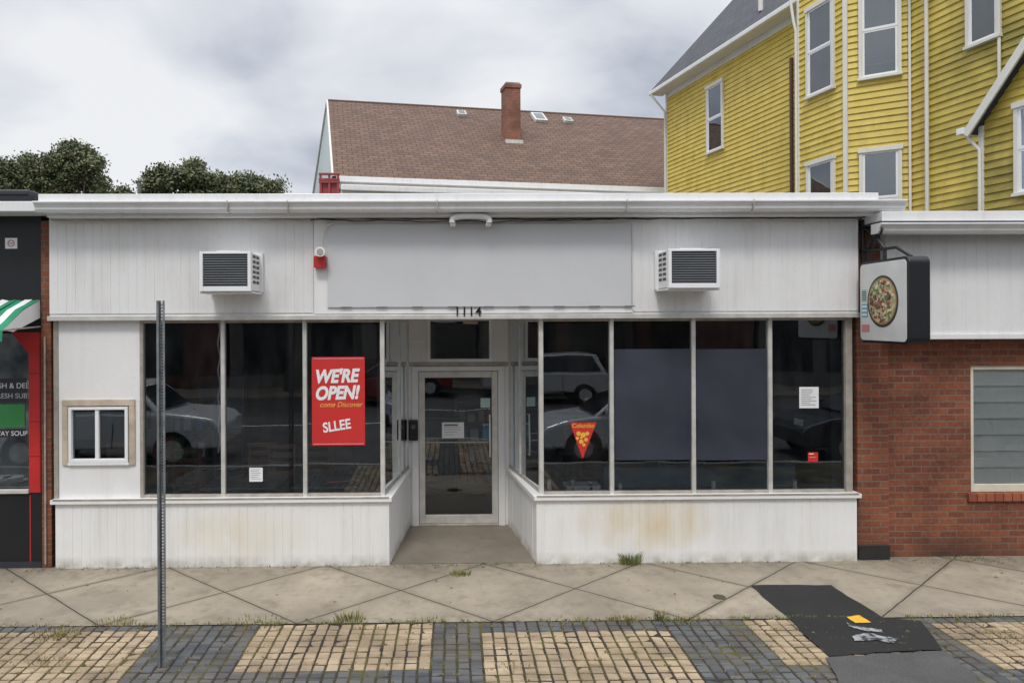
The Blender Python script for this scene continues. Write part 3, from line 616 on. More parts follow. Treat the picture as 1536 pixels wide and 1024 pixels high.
n=20; sw2=.085
for i in range(n):
    xa_=xw-i*sw2; xb_=xa_-sw2; m=GREEN if (i%3!=1) else PAPER
    V=[]; 
    for (yy,zz_) in((YN-.01,zt_),(YN-.33,zt_-.12),(YN-.68,zl),(YN-.69,zl-.11-.02*math.sin(i*2.2))): V+=[(xa_,yy,zz_+random.uniform(-.01,.01)),(xb_,yy,zz_+random.uniform(-.01,.01))]
    mesh('strip_%d'%i,aw,V,[(0,1,3,2),(2,3,5,4),(4,5,7,6)],m)
mesh('end_flap',aw,[(xw,YN-.01,zt_),(xw,YN-.33,zt_-.12),(xw,YN-.68,zl),(xw,YN-.5,zl-.02),(xw,YN-.01,zt_-.2)],[(0,1,2,3,4)],PAPER)
tube('frame_bar',aw,[(xw,YN-.01,zt_-.3),(xw,YN-.68,zl)],.01,ALUD)
pr=grp('brick_pier'); box('pier',pr,xf(64),xf(78),YN-.02,8.2,0,zf(330),BRICKL)
tube('conduit',pr,[(xf(70),YN-.035,.05),(xf(70),YN-.035,2.6)],.01,ALUD)
# ================================================================ RIGHT NEIGHBOUR
rn=grp('brick_storefront'); YR=7.98
xp0,xp1=xf(1286,7.9),xf(1331,7.92)
wxa=xf(1456,YR); wza=zf(738,YR,1480); wzb=zf(548,YR,1480); XE=11.5; wxb=wxa+1.35
box('pier',rn,xp0,xp1,7.90,8.3,0,3.75,BRICK,.003)
box('wall_left_of_window',rn,xp1-.001,wxa,YR,8.3,0,3.75,BRICK); box('wall_below',rn,wxa,wxb,YR,8.3,0,wza-.1,BRICK)
box('wall_above',rn,wxa,wxb,YR,8.3,wzb,3.75,BRICK); box('wall_right',rn,wxb,XE,YR,8.3,0,3.75,BRICK)
for i in range(14): 
    xx=wxa-.05+i*.103; box('sill_brick_%d'%i,rn,xx,xx+.094,YR-.035,YR+.1,wza-.098,wza-.005,plain('sill_brick_m%d'%i,random.choice([(.30,.09,.045),(.24,.07,.04),(.33,.11,.05)]),.85),.004)
for c in((wxa,wxa+.05,wza,wzb),(wxb-.06,wxb,wza,wzb),(wxa+.05,wxb-.06,wzb-.05,wzb),(wxa+.05,wxb-.06,wza,wza+.09)): box('window_frame',rn,c[0],c[1],YR+.02,YR+.12,c[2],c[3],CREAM,.004)
sheetv('window_glass',rn,wxa+.05,wxb-.05,YR+.04,wza+.08,wzb-.04,glassmat('side_glass',(1,1,1),1.8,dst=.1))
BL=plain('blind',(.93,.97,.93),.6,0,.03)
nb=7; hb=(wzb-wza-.14)/nb
for i in range(nb):
    z0_=wza+.09+i*hb; mesh('blind_%d'%i,rn,[(wxa+.05,YR+.05,z0_),(wxb-.06,YR+.05,z0_),(wxb-.06,YR+.055,z0_+hb*.12),(wxa+.05,YR+.055,z0_+hb*.12),(wxb-.06,YR+.100,z0_+hb+.004),(wxa+.05,YR+.100,z0_+hb+.004)],[(0,1,2,3),(3,2,4,5)],BL)
box('interior_dark',rn,wxa,wxb,8.35,8.4,0,3,INT)
xs0=xf(1328,7.8,430); zsa=zf(502,7.78,1430); zsb=zf(351,7.78,1430)
box('sign_core',rn,xs0+.005,XE,7.80,YR-.002,zsa,zsb,WHITE)
bead('sign_panels',rn,(xs0,7.79),(XE,7.79),zsa+.01,zsb,FASC,.13)
box('sign_bottom',rn,xs0-.01,XE,7.76,7.80,zsa-.05,zsa+.009,GUT,.006)
zr1=zf(316,7.5,1430); zr0=zf(331,7.5,1430)
xg0=xf(1322,7.5,330)
box('roof_edge',rn,xg0+.02,XE,7.52,7.9,zr0,zr1,GUT,.006)
prof_x('gutter',rn,kg(7.46,zr0-.025,.11,.18),xg0-.03,XE,GUT,bevel=.004)
box('gutter_gap',rn,xg0,XE,7.52,7.8,zr0-.024,zr0-.002,DARK)
box('roof_mass',rn,xp0+.1,XE,8.41,10.7,0,3.9,WHITE)
box('roof_top',rn,xp0+.1,XE,7.9,10.7,3.9,zr1-.01,plain('roof_grey',(.3,.3,.3),.8))
box('tar_base',rn,xp0,xp1+.004,7.88,7.899,0,.17,TAR,.006)
tube('downspout_elbow',rn,[(xp0+.02,7.74,4.0),(xp0+.15,7.72,3.96),(xp0+.22,7.8,3.86)],.035,plain('rust_paint',(.30,.16,.12),.7))
bs=grp('pizza_blade_sign')
xb0=xf(1289,7.75,460); yb0,yb1=7.74,6.86; zt1=H+95/F*6.85; zb1=H-40/F*6.9
th=.21
d_=Vector(((xf(1364,6.86,460)-xb0),(6.86-7.74),0)); L=d_.length; d_.normalize(); D2=(d_.x,d_.y)
def so(name,s0,s1,a,b,z0_,z1_,m,bev=0): return obox(name,bs,(xb0,yb0),D2,s0,s1,a,b,z0_,z1_,m,bev)
def rr(s0,s1,z0_,z1_,r,n=6):
    P=[]
    for cx_,cz_,a0 in((s1-r,z1_-r,0),(s0+r,z1_-r,90),(s0+r,z0_+r,180),(s1-r,z0_+r,270)):
        for i in range(n+1): a=rad(a0+90*i/n); P.append((cx_+r*math.cos(a),cz_+r*math.sin(a)))
    return P
def rslab(name,s0,s1,z0_,z1_,r,a,b,m,bev=.004):
    P=rr(s0,s1,z0_,z1_,r); nn=(D2[1],-D2[0]); f=lambda s,t,z:(xb0+D2[0]*s+nn[0]*t,yb0+D2[1]*s+nn[1]*t,z); n=len(P)
    V=[f(s,b,z) for s,z in P]+[f(s,a,z) for s,z in P]
    return mesh(name,bs,V,[tuple(range(n)),tuple(range(2*n-1,n-1,-1))]+[((i+1)%n,i,n+i,n+(i+1)%n) for i in range(n)],m,bevel=bev)
nn=(D2[1],-D2[0])
rslab('case',0,L,zb1,zt1,.07,-th,0,BLACK,.01)
rslab('face',.02,L-.035,zb1+.025,zt1-.03,.05,.001,.006,plain('sign_face',(.68,.69,.68),.4,0,.08,3))
def disc(name,cs,cz,r,t0,t1,m,n=40):
    f=lambda s,t,z:(xb0+D2[0]*s+nn[0]*t,yb0+D2[1]*s+nn[1]*t,z)
    V=[f(cs+r*math.cos(2*math.pi*i/n),t1,cz+r*math.sin(2*math.pi*i/n)) for i in range(n)]+[f(cs+r*math.cos(2*math.pi*i/n),t0,cz+r*math.sin(2*math.pi*i/n)) for i in range(n)]
    return mesh(name,bs,V,[tuple(range(n)),tuple(range(2*n-1,n-1,-1))]+[((i+1)%n,i,n+i,n+(i+1)%n) for i in range(n)],m)
cs,cz=L*.50,(zt1+zb1)/2+.0
disc('plate',cs,cz,.275,.0065,.010,plain('plate_dark',(.04,.035,.03),.5)); disc('crust',cs,cz,.25,.0105,.0125,plain('crust',(.40,.26,.12),.7,0,.3,20)); disc('sauce',cs,cz,.232,.013,.0145,plain('cheese',(.50,.44,.26),.7,0,.5,25))
tm=[plain('top_red',(.35,.09,.05),.6),plain('top_green',(.16,.26,.09),.6),plain('top_cream',(.7,.66,.5),.6),plain('top_cream_b',(.6,.52,.32),.6),plain('top_olive',(.10,.10,.08),.6)]
for i in range(130):
    a=random.uniform(0,6.28); q=.215*math.sqrt(random.random()); disc('topping_%d'%i,cs+q*math.cos(a),cz+q*math.sin(a),random.uniform(.008,.022),.015,.016+i*.0001,random.choice(tm),7)
so('label_green',.05,.15,.0065,.008,cz+.0,cz+.14,plain('pale_sticker',(.4,.55,.5),.6)); so('label_blue',.05,.17,.0065,.008,cz-.17,cz-.02,plain('blue_sticker',(.2,.42,.55),.6)); so('label_red',.05,.2,.0065,.008,cz-.33,cz-.25,plain('label_pink',(.6,.25,.25),.6))
for i in range(5): so('label_line',.06,.14,.0085,.0095,cz+.02+i*.022,cz+.03+i*.022,INK)
for i in range(3): so('label_line_b',.06,.15,.0085,.0095,cz-.15+i*.045,cz-.13+i*.045,PAPER)
f3=lambda s,z,t=-th/2:(xb0+D2[0]*s+nn[0]*t,yb0+D2[1]*s+nn[1]*t,z)
tube('arm_top',bs,[f3(-.2,zt1+.14),f3(.5,zt1+.12),f3(.75,zt1+.0)],.016,BLACK)
tube('arm_diag',bs,[f3(-.2,zt1+.45),f3(.1,zt1+.3),f3(.3,zt1+.12),f3(.3,zt1)],.018,BLACK)
tube('scroll',bs,[f3(.05+.09*(1-i*.03)*math.cos(i*.5),zt1+.2+.09*(1-i*.03)*math.sin(i*.5)) for i in range(22)],.012,BLACK)
tube('scroll_b',bs,[f3(.2+.06*(1-i*.03)*math.cos(i*.5),zt1+.33+.06*(1-i*.03)*math.sin(i*.5)) for i in range(22)],.011,BLACK)
tube('wall_plate',bs,[f3(-.12,zt1-.1),f3(-.12,zt1+.5)],.022,BLACK)
tube('drop',bs,[f3(.0,zt1+.14),f3(.0,zt1-.02)],.014,BLACK)
# ================================================================ YELLOW HOUSE
yh=grp('yellow_house')
def siding():
    m,nt,b=nm('yellow_siding'); v=coords(nt); n1=noi(nt,mapv(nt,v,(.5,.5,.9)),1,4,.6); n2=noi(nt,v,3,4)
    c=mixc(nt,rng(nt,n2,.3,.7),(.58,.44,.075),(.69,.54,.13)); sep=A(nt,'ShaderNodeSeparateXYZ'); nt.links.new(v,sep.inputs[0])
    n3=noi(nt,mapv(nt,v,(6,6,.8)),1,4); c=mixc(nt,rng(nt,n3,.5,.75,0,.35),c,(.33,.27,.07))
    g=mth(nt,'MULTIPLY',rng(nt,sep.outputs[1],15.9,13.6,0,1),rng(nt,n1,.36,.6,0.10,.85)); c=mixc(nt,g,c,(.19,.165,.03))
    nt.links.new(c,b.inputs['Base Color']); b.inputs['Roughness'].default_value=.55; return m
SID=siding(); TRIM=paint('house_trim',(.70,.69,.64),amt=.5)
def unit(v): l=math.hypot(*v); return (v[0]/l,v[1]/l)
dW=unit((.21,-1))
def ray(px): d=R@Vector(((px-680)/F,(480-200)/F,-1)); return d.x/d.y
def hit(px,O,d):
    k=ray(px); s=(k*O[1]-O[0])/(d[0]-k*d[1]); return (O[0]+d[0]*s,O[1]+d[1]*s),s
N1=(ray(1269)*16.0,16.0); dB=unit((.84,-.545))
C0,_=hit(1366,N1,dB)
Af,_=hit(1199,N1,dW)
Wf,_=hit(1001,C0,dW)
inw=(-dW[1],dW[0])
nW=(dW[1],-dW[0])
Wn=(C0[0]+dW[0]*4.6,C0[1]+dW[1]*4.6)
pbay=(C0[0]-N1[0])*inw[0]+(C0[1]-N1[1])*inw[1]
dh=unit((-dW[0]+inw[0],-dW[1]+inw[1])); lh=pbay/(dh[0]*inw[0]+dh[1]*inw[1])
Ab=(Af[0]+dh[0]*lh,Af[1]+dh[1]*lh)
ZE=H+8.35
P_=.15
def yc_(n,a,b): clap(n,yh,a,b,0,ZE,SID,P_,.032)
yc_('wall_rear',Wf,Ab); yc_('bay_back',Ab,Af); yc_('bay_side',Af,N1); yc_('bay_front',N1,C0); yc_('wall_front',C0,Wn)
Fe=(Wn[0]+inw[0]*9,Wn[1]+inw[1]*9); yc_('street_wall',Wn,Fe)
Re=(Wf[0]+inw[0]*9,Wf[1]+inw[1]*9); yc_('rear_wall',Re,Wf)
def post(name,P,d,w=.1,mat=TRIM,z0=0,z1=ZE,o=.045): obox(name,yh,P,d,-w/2,w/2,-.02,o,z0,z1,mat,.003)
post('corner_far',Wf,dW,.10); post('bay_corner_b',N1,unit((dW[0]+dB[0],dW[1]+dB[1])),.10); post('bay_corner_a',Af,unit((dW[0]*1-dh[0],dW[1]-dh[1])),.08)
post('inner_corner',(C0[0]-.03,C0[1]-.02),dB,.05); post('street_corner',Wn,dW,.14)
def hwin(name,P0,d,s0,s1,z0,z1,light=False):
    g=grp(name); g.parent=yh; t_=.075
    O=P0
    obox('casing_l',g,O,d,s0-t_,s0,0,.085,z0-.02,z1,TRIM,.004); obox('casing_r',g,O,d,s1,s1+t_,0,.085,z0-.02,z1,TRIM,.004)
    obox('head',g,O,d,s0-t_-.02,s1+t_+.02,0,.11,z1,z1+t_+.03,TRIM,.004); obox('sill',g,O,d,s0-t_-.02,s1+t_+.02,0,.12,z0-.08,z0-.02,TRIM,.004)
    zm=(z0+z1)/2; a=.045
    obox('room',g,O,d,s0,s1,.030,.0345,z0-.02,z1,SHD)
    if light: obox('sky_reflection_sheet',g,O,d,s0+a,s1-a,.0405,.0425,zm-.35,z1,PAPER)  # white sheet behind the upper glass, paints in the reflected sky
    for i,(za,zb_,o) in enumerate(((z0-.02,zm,.056),(zm,z1,.066))):
        obox('sash_l_%d'%i,g,O,d,s0,s0+a,.037,o,za,zb_,PAPER,.002); obox('sash_r_%d'%i,g,O,d,s1-a,s1,.037,o,za,zb_,PAPER,.002)
        obox('sash_b_%d'%i,g,O,d,s0+a,s1-a,.0435,o,za,za+.06,PAPER,.002); obox('sash_t_%d'%i,g,O,d,s0+a,s1-a,.0435,o,zb_-.04,zb_,PAPER,.002)
        obox('pane_%d'%i,g,O,d,s0+a,s1-a,.046,.048,za+.06,zb_-.04,HG)
HG=glassmat('upper_glass',(.80,.83,.85),3.4); SHD=plain('room_dark',(.07,.08,.10),.8,0,.5,1.5)
def plw(nm_,O,d,pa,pb,z0,z1,light=False):
    _,a=hit(pa,O,d); _,b=hit(pb,O,d); hwin(nm_,O,d,a,b,z0,z1,light)
zW0,zW1=H+5.52,H+7.6; zV0,zV1=H+1.65,H+3.78
plw('double_hung_window',Wf,dW,1064,1085,zW0,zW1,True)
for z0,z1 in((zW0,zW1),(zV0,zV1)):
    plw('double_hung_window',Af,dW,1216,1251,z0,z1,True); plw('double_hung_window',N1,dB,1294,1347,z0,z1)
plw('double_hung_window',C0,dW,1458,1499,zW0,zW1)
Ln=math.dist(Wf,Wn)
obox('soffit',yh,Wf,dW,-.35,Ln+.3,0.0,.42,ZE-.02,ZE+.02,TRIM); obox('frieze',yh,Wf,dW,.0,Ln,0,.04,ZE-.22,ZE-.021,TRIM)
obox('eave_gutter',yh,Wf,dW,-.4,Ln+.3,.42,.54,ZE-.02,ZE+.12,GUT,.02)
SH=brickmat('slate_shingle',(.075,.08,.09),(.045,.048,.055),(.02,.02,.025),.32,.18,.012,'roof',.5,.6,.7,False)
def roofplane(name,par,O3,du,dv,wu,wv,mat,thick=.08):
    u=Vector(du).normalized(); v=Vector(dv).normalized(); n=u.cross(v)
    o=mesh(name,par,[(0,0,0),(wu,0,0),(wu,wv,0),(0,wv,0),(0,0,-thick),(wu,0,-thick),(wu,wv,-thick),(0,wv,-thick)],[(0,1,2,3),(7,6,5,4),(0,4,5,1),(1,5,6,2),(2,6,7,3),(3,7,4,0)],mat)
    m=Matrix((u,v,n)).transposed().to_4x4(); m.translation=Vector(O3); o.matrix_world=m; return o
sl=rad(47)
E0=(Wf[0]-dW[0]*.45+nW[0]*.5,Wf[1]-dW[1]*.45+nW[1]*.5,ZE+.12)
roofplane('roof_slope',yh,E0,(dW[0],dW[1],0),(inw[0]*math.cos(sl),inw[1]*math.cos(sl),math.sin(sl)),Ln+.9,7,SH)
rv=Vector((inw[0]*math.cos(sl),inw[1]*math.cos(sl),math.sin(sl)))
roofplane('rake_board',yh,(E0[0]-dW[0]*.04,E0[1]-dW[1]*.04,E0[2]-.0),(dW[0],dW[1],0),rv,.038,7,TRIM,.2)
E1=Vector(E0)+rv*7; roofplane('roof_slope_b',yh,E1,(dW[0],dW[1],0),(inw[0]*math.cos(sl),inw[1]*math.cos(sl),-math.sin(sl)),Ln+.9,7,SH)
q=Vector(E0)+Vector((dW[0],dW[1],0))*5.6+rv*.9; cyl('vent_pipe',yh,(q.x,q.y,q.z),.07,1.4,TRIM)
BRN=plain('brown_pipe',(.10,.055,.035),.6)
def dsp(px,O,d,z1,mat,r=.045,off=.1,z0=0):
    Pq,_=hit(px,O,d); n=(d[1],-d[0]); tube('downspout',yh,[(Pq[0]+n[0]*off,Pq[1]+n[1]*off,z0),(Pq[0]+n[0]*off,Pq[1]+n[1]*off,z1)],r,mat)
dsp(1192,Wf,dW,H+7.15,BRN,.05); dsp(1396,C0,dW,ZE,TRIM,.04,.1)
tube('downspout_rear',yh,[(E0[0]+dW[0]*.25,E0[1]+dW[1]*.25,ZE),(E0[0]+dW[0]*.25,E0[1]+dW[1]*.25,ZE-.1),(Wf[0]+nW[0]*.1,Wf[1]+nW[1]*.1,ZE-.7),(Wf[0]+nW[0]*.1,Wf[1]+nW[1]*.1,0)],.04,TRIM)
tube('downspout_bay',yh,[(Af[0]-.05+nW[0]*.15,Af[1]+.1,ZE),(Af[0]-.02+nW[0]*.1,Af[1]+.05,H+7.6),(Af[0]+nW[0]*.08,Af[1],H+7.3),(Af[0]+nW[0]*.08,Af[1],0)],.035,TRIM)
dsp(1503,C0,dW,ZE,TRIM,.03,.06,H+4.6)
O2=(C0[0]+nW[0]*.7,C0[1]+nW[1]*.7); wg,_=hit(1474,O2,dW); z_e=H+3.62
Lw=2.6
k=1.18
def limw(z):
    if z<z_e: return (0,Lw)
    a=(z-z_e)/k; return (min(a,Lw/2),max(Lw-a,Lw/2))
clap('wing_wall',yh,wg,(wg[0]+dW[0]*Lw,wg[1]+dW[1]*Lw),0,z_e+k*Lw/2-.01,SID,P_,.032,lim=limw)
obox('wing_return',yh,wg,dW,0,.05,-.7,-.001,0,z_e,SID)
post('wing_corner',wg,dW,.09,TRIM,0,z_e,.05)
rl=Lw/2*math.sqrt(1+k*k)+.3
dv=Vector((dW[0],dW[1],k)).normalized(); st_=Vector((wg[0]+nW[0]*.25,wg[1]+nW[1]*.25,z_e))-dv*.28
roofplane('wing_roof_a',yh,st_+Vector((0,0,.12)),dv,(inw[0],inw[1],0),rl,1.2,SH,.06)
roofplane('wing_rake_a',yh,st_+Vector((nW[0]*.03,nW[1]*.03,.115)),dv,(inw[0],inw[1],0),rl,.04,TRIM,.15)
dv2=Vector((-dW[0],-dW[1],k)).normalized(); we=(wg[0]+dW[0]*Lw,wg[1]+dW[1]*Lw); st2=Vector((we[0]+nW[0]*.25,we[1]+nW[1]*.25,z_e))-dv2*.28
roofplane('wing_rake_b',yh,st2+Vector((nW[0]*.031,nW[1]*.031,.115)),dv2,(inw[0],inw[1],0),rl,.04,TRIM,.15)
roofplane('wing_roof_b',yh,st2+Vector((0,0,.121)),dv2,(inw[0],inw[1],0),rl,1.2,SH,.06)
obox('wing_gutter',yh,wg,dW,-.28,-.14,-1.0,.3,z_e-.12,z_e+.0,GUT,.01)
tube('wing_downspout',yh,[(wg[0]+nW[0]*.2-dW[0]*.2,wg[1]+nW[1]*.2-dW[1]*.2,z_e-.1),(wg[0]+nW[0]*.08,wg[1]+nW[1]*.08,z_e-.45),(wg[0]+nW[0]*.08,wg[1]+nW[1]*.08,0)],.03,TRIM)
_,a=hit(1529,wg,dW); hwin('double_hung_window',wg,dW,a+.03,a+.75,H+2.25,H+3.75)
# ================================================================ BROWN-ROOF HOUSE (set back beyond the yellow house)
bh=grp('brown_roof_house')
S=1.62
ROOF=brickmat('brown_shingle',(.20,.125,.092),(.135,.085,.064),(.055,.038,.032),.42,.23,.022,'roof',.5,.9,.9,False)
ang=rad(10.5); e=(math.cos(ang),math.sin(ang))
EV=(ray(498)*16.0*S,16.0*S); ze=H+ (480-264)/F*16.0*S; zr=H+(480-152)/F*20.2*S
run=4.2*S; sl2=math.atan2(zr-ze,run); Lr=math.hypot(run,zr-ze); LB=17.5
vdir=Vector((-e[1]*math.cos(sl2),e[0]*math.cos(sl2),math.sin(sl2))); udir=Vector((e[0],e[1],0)); ndir=udir.cross(vdir)
roofplane('roof_front',bh,(EV[0],EV[1],ze),udir,vdir,LB,Lr,ROOF,.12)
rdg=Vector((EV[0]-e[1]*run,EV[1]+e[0]*run,zr))
roofplane('roof_back',bh,rdg,udir,(vdir.x,vdir.y,-vdir.z),LB,Lr,ROOF,.12)
tube('ridge_cap',bh,[rdg,rdg+udir*LB],.06,plain('ridge_brown',(.14,.09,.07),.9))
PALE=paint('pale_gable',(.52,.60,.61),amt=.3)
gb=[(EV[0]+e[0]*.12,EV[1]+e[1]*.12),(EV[0]+e[0]*.12-e[1]*run*2-1.1,EV[1]+e[1]*.12+e[0]*run*2)]
mesh('gable_wall',bh,[(gb[0][0]-.05,gb[0][1],0),(gb[1][0],gb[1][1],0),(gb[1][0],gb[1][1],ze-.1),(rdg.x-.03,rdg.y,zr-.06),(gb[0][0]-.05,gb[0][1],ze-.05)],[(0,1,2,3,4)],PALE)
tube('rake_trim',bh,[(gb[0][0]-.1,gb[0][1],ze-.02),(rdg.x-.04,rdg.y,zr-.02)],.05,TRIM); tube('rake_trim_b',bh,[(gb[1][0]-.05,gb[1][1],ze-.1),(rdg.x-.05,rdg.y,zr-.03)],.05,TRIM)
obox('front_wall',bh,EV,e,.2,LB-.1,-.8,-.6,0,ze-.02,WHITE)
obox('eave_gutter',bh,EV,e,.15,LB,-.02,.15,ze-.22,ze-.01,GUT,.02)
obox('eave_fascia',bh,EV,e,.15,LB,-.3,-.021,ze-.42,ze-.01,TRIM,.01); 
obox('lower_roof_edge',bh,EV,e,.3,LB,.2,.6,ze-.62,ze-.40,GUT,.03)
obox('addition_wall',bh,EV,e,.3,LB-.1,-.59,.45,0,ze-.63,WHITE)
def onroof(px,py):
    d=R@Vector(((px-680)/F,(480-py)/F,-1)); 
    O=Vector((EV[0],EV[1],ze)); C=Vector((0,0,H)); t=(O-C).dot(ndir)/d.dot(ndir); return C+d*t
q=onroof(770,214); wc=23/F*q.y
cz1=H+(480-130)/F*q.y
ch=grp('chimney'); ch.parent=bh
obox('stack',ch,(q.x,q.y),e,-wc/2,wc/2,-wc*1.1,0,q.z-.6,cz1,CHIM); obox('corbel',ch,(q.x,q.y),e,-wc/2-.04,wc/2+.04,-wc*1.1-.04,.04,cz1-.05,cz1+.12,CHIM); obox('cap',ch,(q.x,q.y),e,-wc/2+.02,wc/2-.02,-wc*1.1+.02,-.02,cz1+.12,cz1+.2,plain('mortar_cap',(.3,.28,.26),.9))
obox('flashing',ch,(q.x,q.y),e,-wc/2-.03,wc/2+.1,-.1,.06,q.z-.18,q.z+.12,ALU)
rt=Matrix((udir,vdir,ndir)).transposed().to_4x4()
def rbox(name,px,py,w,h,d,mat,par):
    c_=onroof(px,py); o=box(name,par,-w/2,w/2,-h/2,h/2,0,d,mat,.01); m=rt.copy(); m.translation=c_; o.matrix_world=m
for nm_,px,py,w,h in(('roof_vent',692,173,.42,.5),('skylight',808,179,.62,1.0),('roof_vent',851,183,.42,.5)):
    g=grp(nm_); g.parent=bh; rbox('frame',px,py,w,h,.16,TRIM,g); rbox('pane',px,py,w*.72,h*.72,.175,plain('skylight_pane',(.10,.12,.14),.15),g)
rc=grp('red_rooftop_frame'); a=pt(481,288,13); b=pt(507,261,13)
z0_=4.1
RDD=plain('dull_red',(.25,.04,.04),.6)
for x in(a[0],(a[0]+b[0])/2,b[0]): box('post',rc,x-.02,x+.02,12.98,13.02,z0_,b[1],RDD)
for z in(b[1]-.02,(b[1]+a[1])/2,b[1]-.12): box('rail',rc,a[0]-.03,b[0]+.03,12.97,13.03,z,z+.035,RDD)
box('lower_panel',rc,a[0],b[0],13.03,13.05,z0_,(a[1]+b[1])/2,RDD)
q=pt(209,290,14); vp=grp('roof_vent_pipe'); cyl('pipe',vp,(q[0],14,3.9),.04,pt(209,272,14)[1]-3.9,INK,'Z',12,.03); cyl('hood',vp,(q[0],14,pt(209,272,14)[1]),.05,.03,INK,'Z',12,.01)
# ================================================================ TREES
LF=[plain('leaf_a',(.115,.135,.06),.6,0,.45,2),plain('leaf_b',(.065,.085,.038),.65,0,.45,2),plain('leaf_c',(.17,.17,.085),.6,0,.35,2)]
BARK=plain('bark',(.09,.07,.055),.9,0,.3,8,.4,20)
def tree(name,x,y,h,w,seed,ncl=90,leaf=.11,bottom=.4,per=130,nl=16,fall=1.4,jit=.5):
    rnd=random.Random(seed); g=grp(name)
    tube('trunk',g,[(x,y,0),(x+.1,y,h*.25),(x-.05,y,h*.5),(x,y,h*.8)],.16,BARK)
    lobes=[]; lr0=.13*w+.15
    for i in range(nl):
        u=-.5+(i+.5)/nl+rnd.uniform(-.03,.03); top=h-4*fall*u*u*.5-rnd.uniform(0,jit)
        r=lr0*rnd.uniform(.7,1.1)
        lobes.append((x+u*w,y+rnd.uniform(-.2,.2)*w,top-r,r)); lobes.append((x+u*w*.9,y+rnd.uniform(-.2,.2)*w,top-r-rnd.uniform(.6,1.2),r))
    V=[];Fc=[];mi=[]
    for (lx,ly,lz,lr) in lobes[::2]: tube('limb',g,[(x,y,h*.4),((x+lx)/2,(y+ly)/2,(h*.4+lz)/2+.2),(lx,ly,lz)],.04,BARK)
    for c_ in range(ncl):
        lx,ly,lz,lr=rnd.choice(lobes); v=Vector((rnd.gauss(0,1),rnd.gauss(0,1),rnd.gauss(0,1))).normalized()*lr*rnd.uniform(.3,1.2)
        cx,cy,cz_=lx+v.x,ly+v.y,lz+v.z*.95; cr=rnd.uniform(.14,.34); m=rnd.choice([0,0,1,2])
        for _ in range(per):
            px,py,pz_=cx+rnd.gauss(0,cr*.6),cy+rnd.gauss(0,cr*.6),cz_+rnd.gauss(0,cr*.5); s=leaf*rnd.uniform(.5,1)
            a=Vector((rnd.gauss(0,1),rnd.gauss(0,1),rnd.gauss(0,1))).normalized(); b=a.orthogonal().normalized(); k=len(V); p0=Vector((px,py,pz_))
            V+=[p0+a*s,p0+b*s*.5,p0-a*s,p0-b*s*.5]; Fc.append((k,k+1,k+2,k+3)); mi.append(m if rnd.random()<.8 else rnd.randint(0,2))
    mesh('crown',g,V,Fc,LF,mi)
def tr(px,pytop,Y,wpx,seed,**k):
    x=xf(px,Y,260); z=zf(pytop,Y,px); tree('deciduous_tree',x,Y,z,wpx/F*Y,seed,**k)
tr(112,216,30,66,1,ncl=330,leaf=.10,per=80,nl=8,fall=.8); tr(30,226,30.5,120,2,ncl=420,leaf=.10,per=80,fall=.5,jit=.7); tr(-80,225,31,130,5,ncl=250,leaf=.12,per=70)
tr(275,245,30,95,3,ncl=420,leaf=.10,per=80,nl=10,fall=.7,jit=.3); tr(362,262,31,95,4,ncl=380,leaf=.10,per=80,nl=10,fall=.5,jit=.35); tr(178,277,33,36,6,ncl=70,nl=4,leaf=.10,per=80,jit=.3)
# ================================================================ OPPOSITE SIDE (seen in reflections)
OB=brickmat('opposite_brick',(.16,.07,.05),(.12,.05,.04),(.2,.17,.15)); OB2=plain('opposite_stucco',(.16,.15,.14),.8)
OG=plain('opposite_glass',(.03,.035,.04),.15)
for i,(x0_,x1_,h,m) in enumerate(((-24,-9,6.5,OB),(-8.8,2.5,7.5,OB2),(2.7,13,5.5,OB),(13.2,28,8,OB2))):
    g=grp('street_building'); box('body',g,x0_,x1_,-24,-13,0,h,m); box('cornice',g,x0_-.1,x1_+.1,-12.99,-12.8,h-.5,h+.1,OB2)
    nwin=int((x1_-x0_)/2.6)
    for k in range(nwin):
        xx=x0_+.6+k*2.6; box('shop_glass',g,xx,xx+2.0,-12.995,-12.97,.6,2.7,OG); box('shop_head',g,xx-.1,xx+2.1,-12.99,-12.9,2.72,3.1,CREAM if k%2 else DARK)
        if h>6: box('upper_window',g,xx+.5,xx+1.4,-12.995,-12.96,4,5.7,OG)
tree('street_tree',-6,-11.2,8,5,21,ncl=90,leaf=.2,per=40); tree('street_tree',7,-11.2,8.5,5.5,22,ncl=90,leaf=.2,per=40)
TYRE=plain('tyre',(.02,.02,.02),.8); CG=plain('car_glass',(.02,.025,.03),.08); LMP=plain('head_lamp',(.6,.6,.62),.15); TL=plain('tail_lamp',(.35,.02,.02),.2)
def carpaint(n,c):
    m,nt,b=nm(n); b.inputs['Base Color'].default_value=(*c,1); b.inputs['Metallic'].default_value=.1; b.inputs['Roughness'].default_value=.3; b.inputs['Coat Weight'].default_value=.6; return m
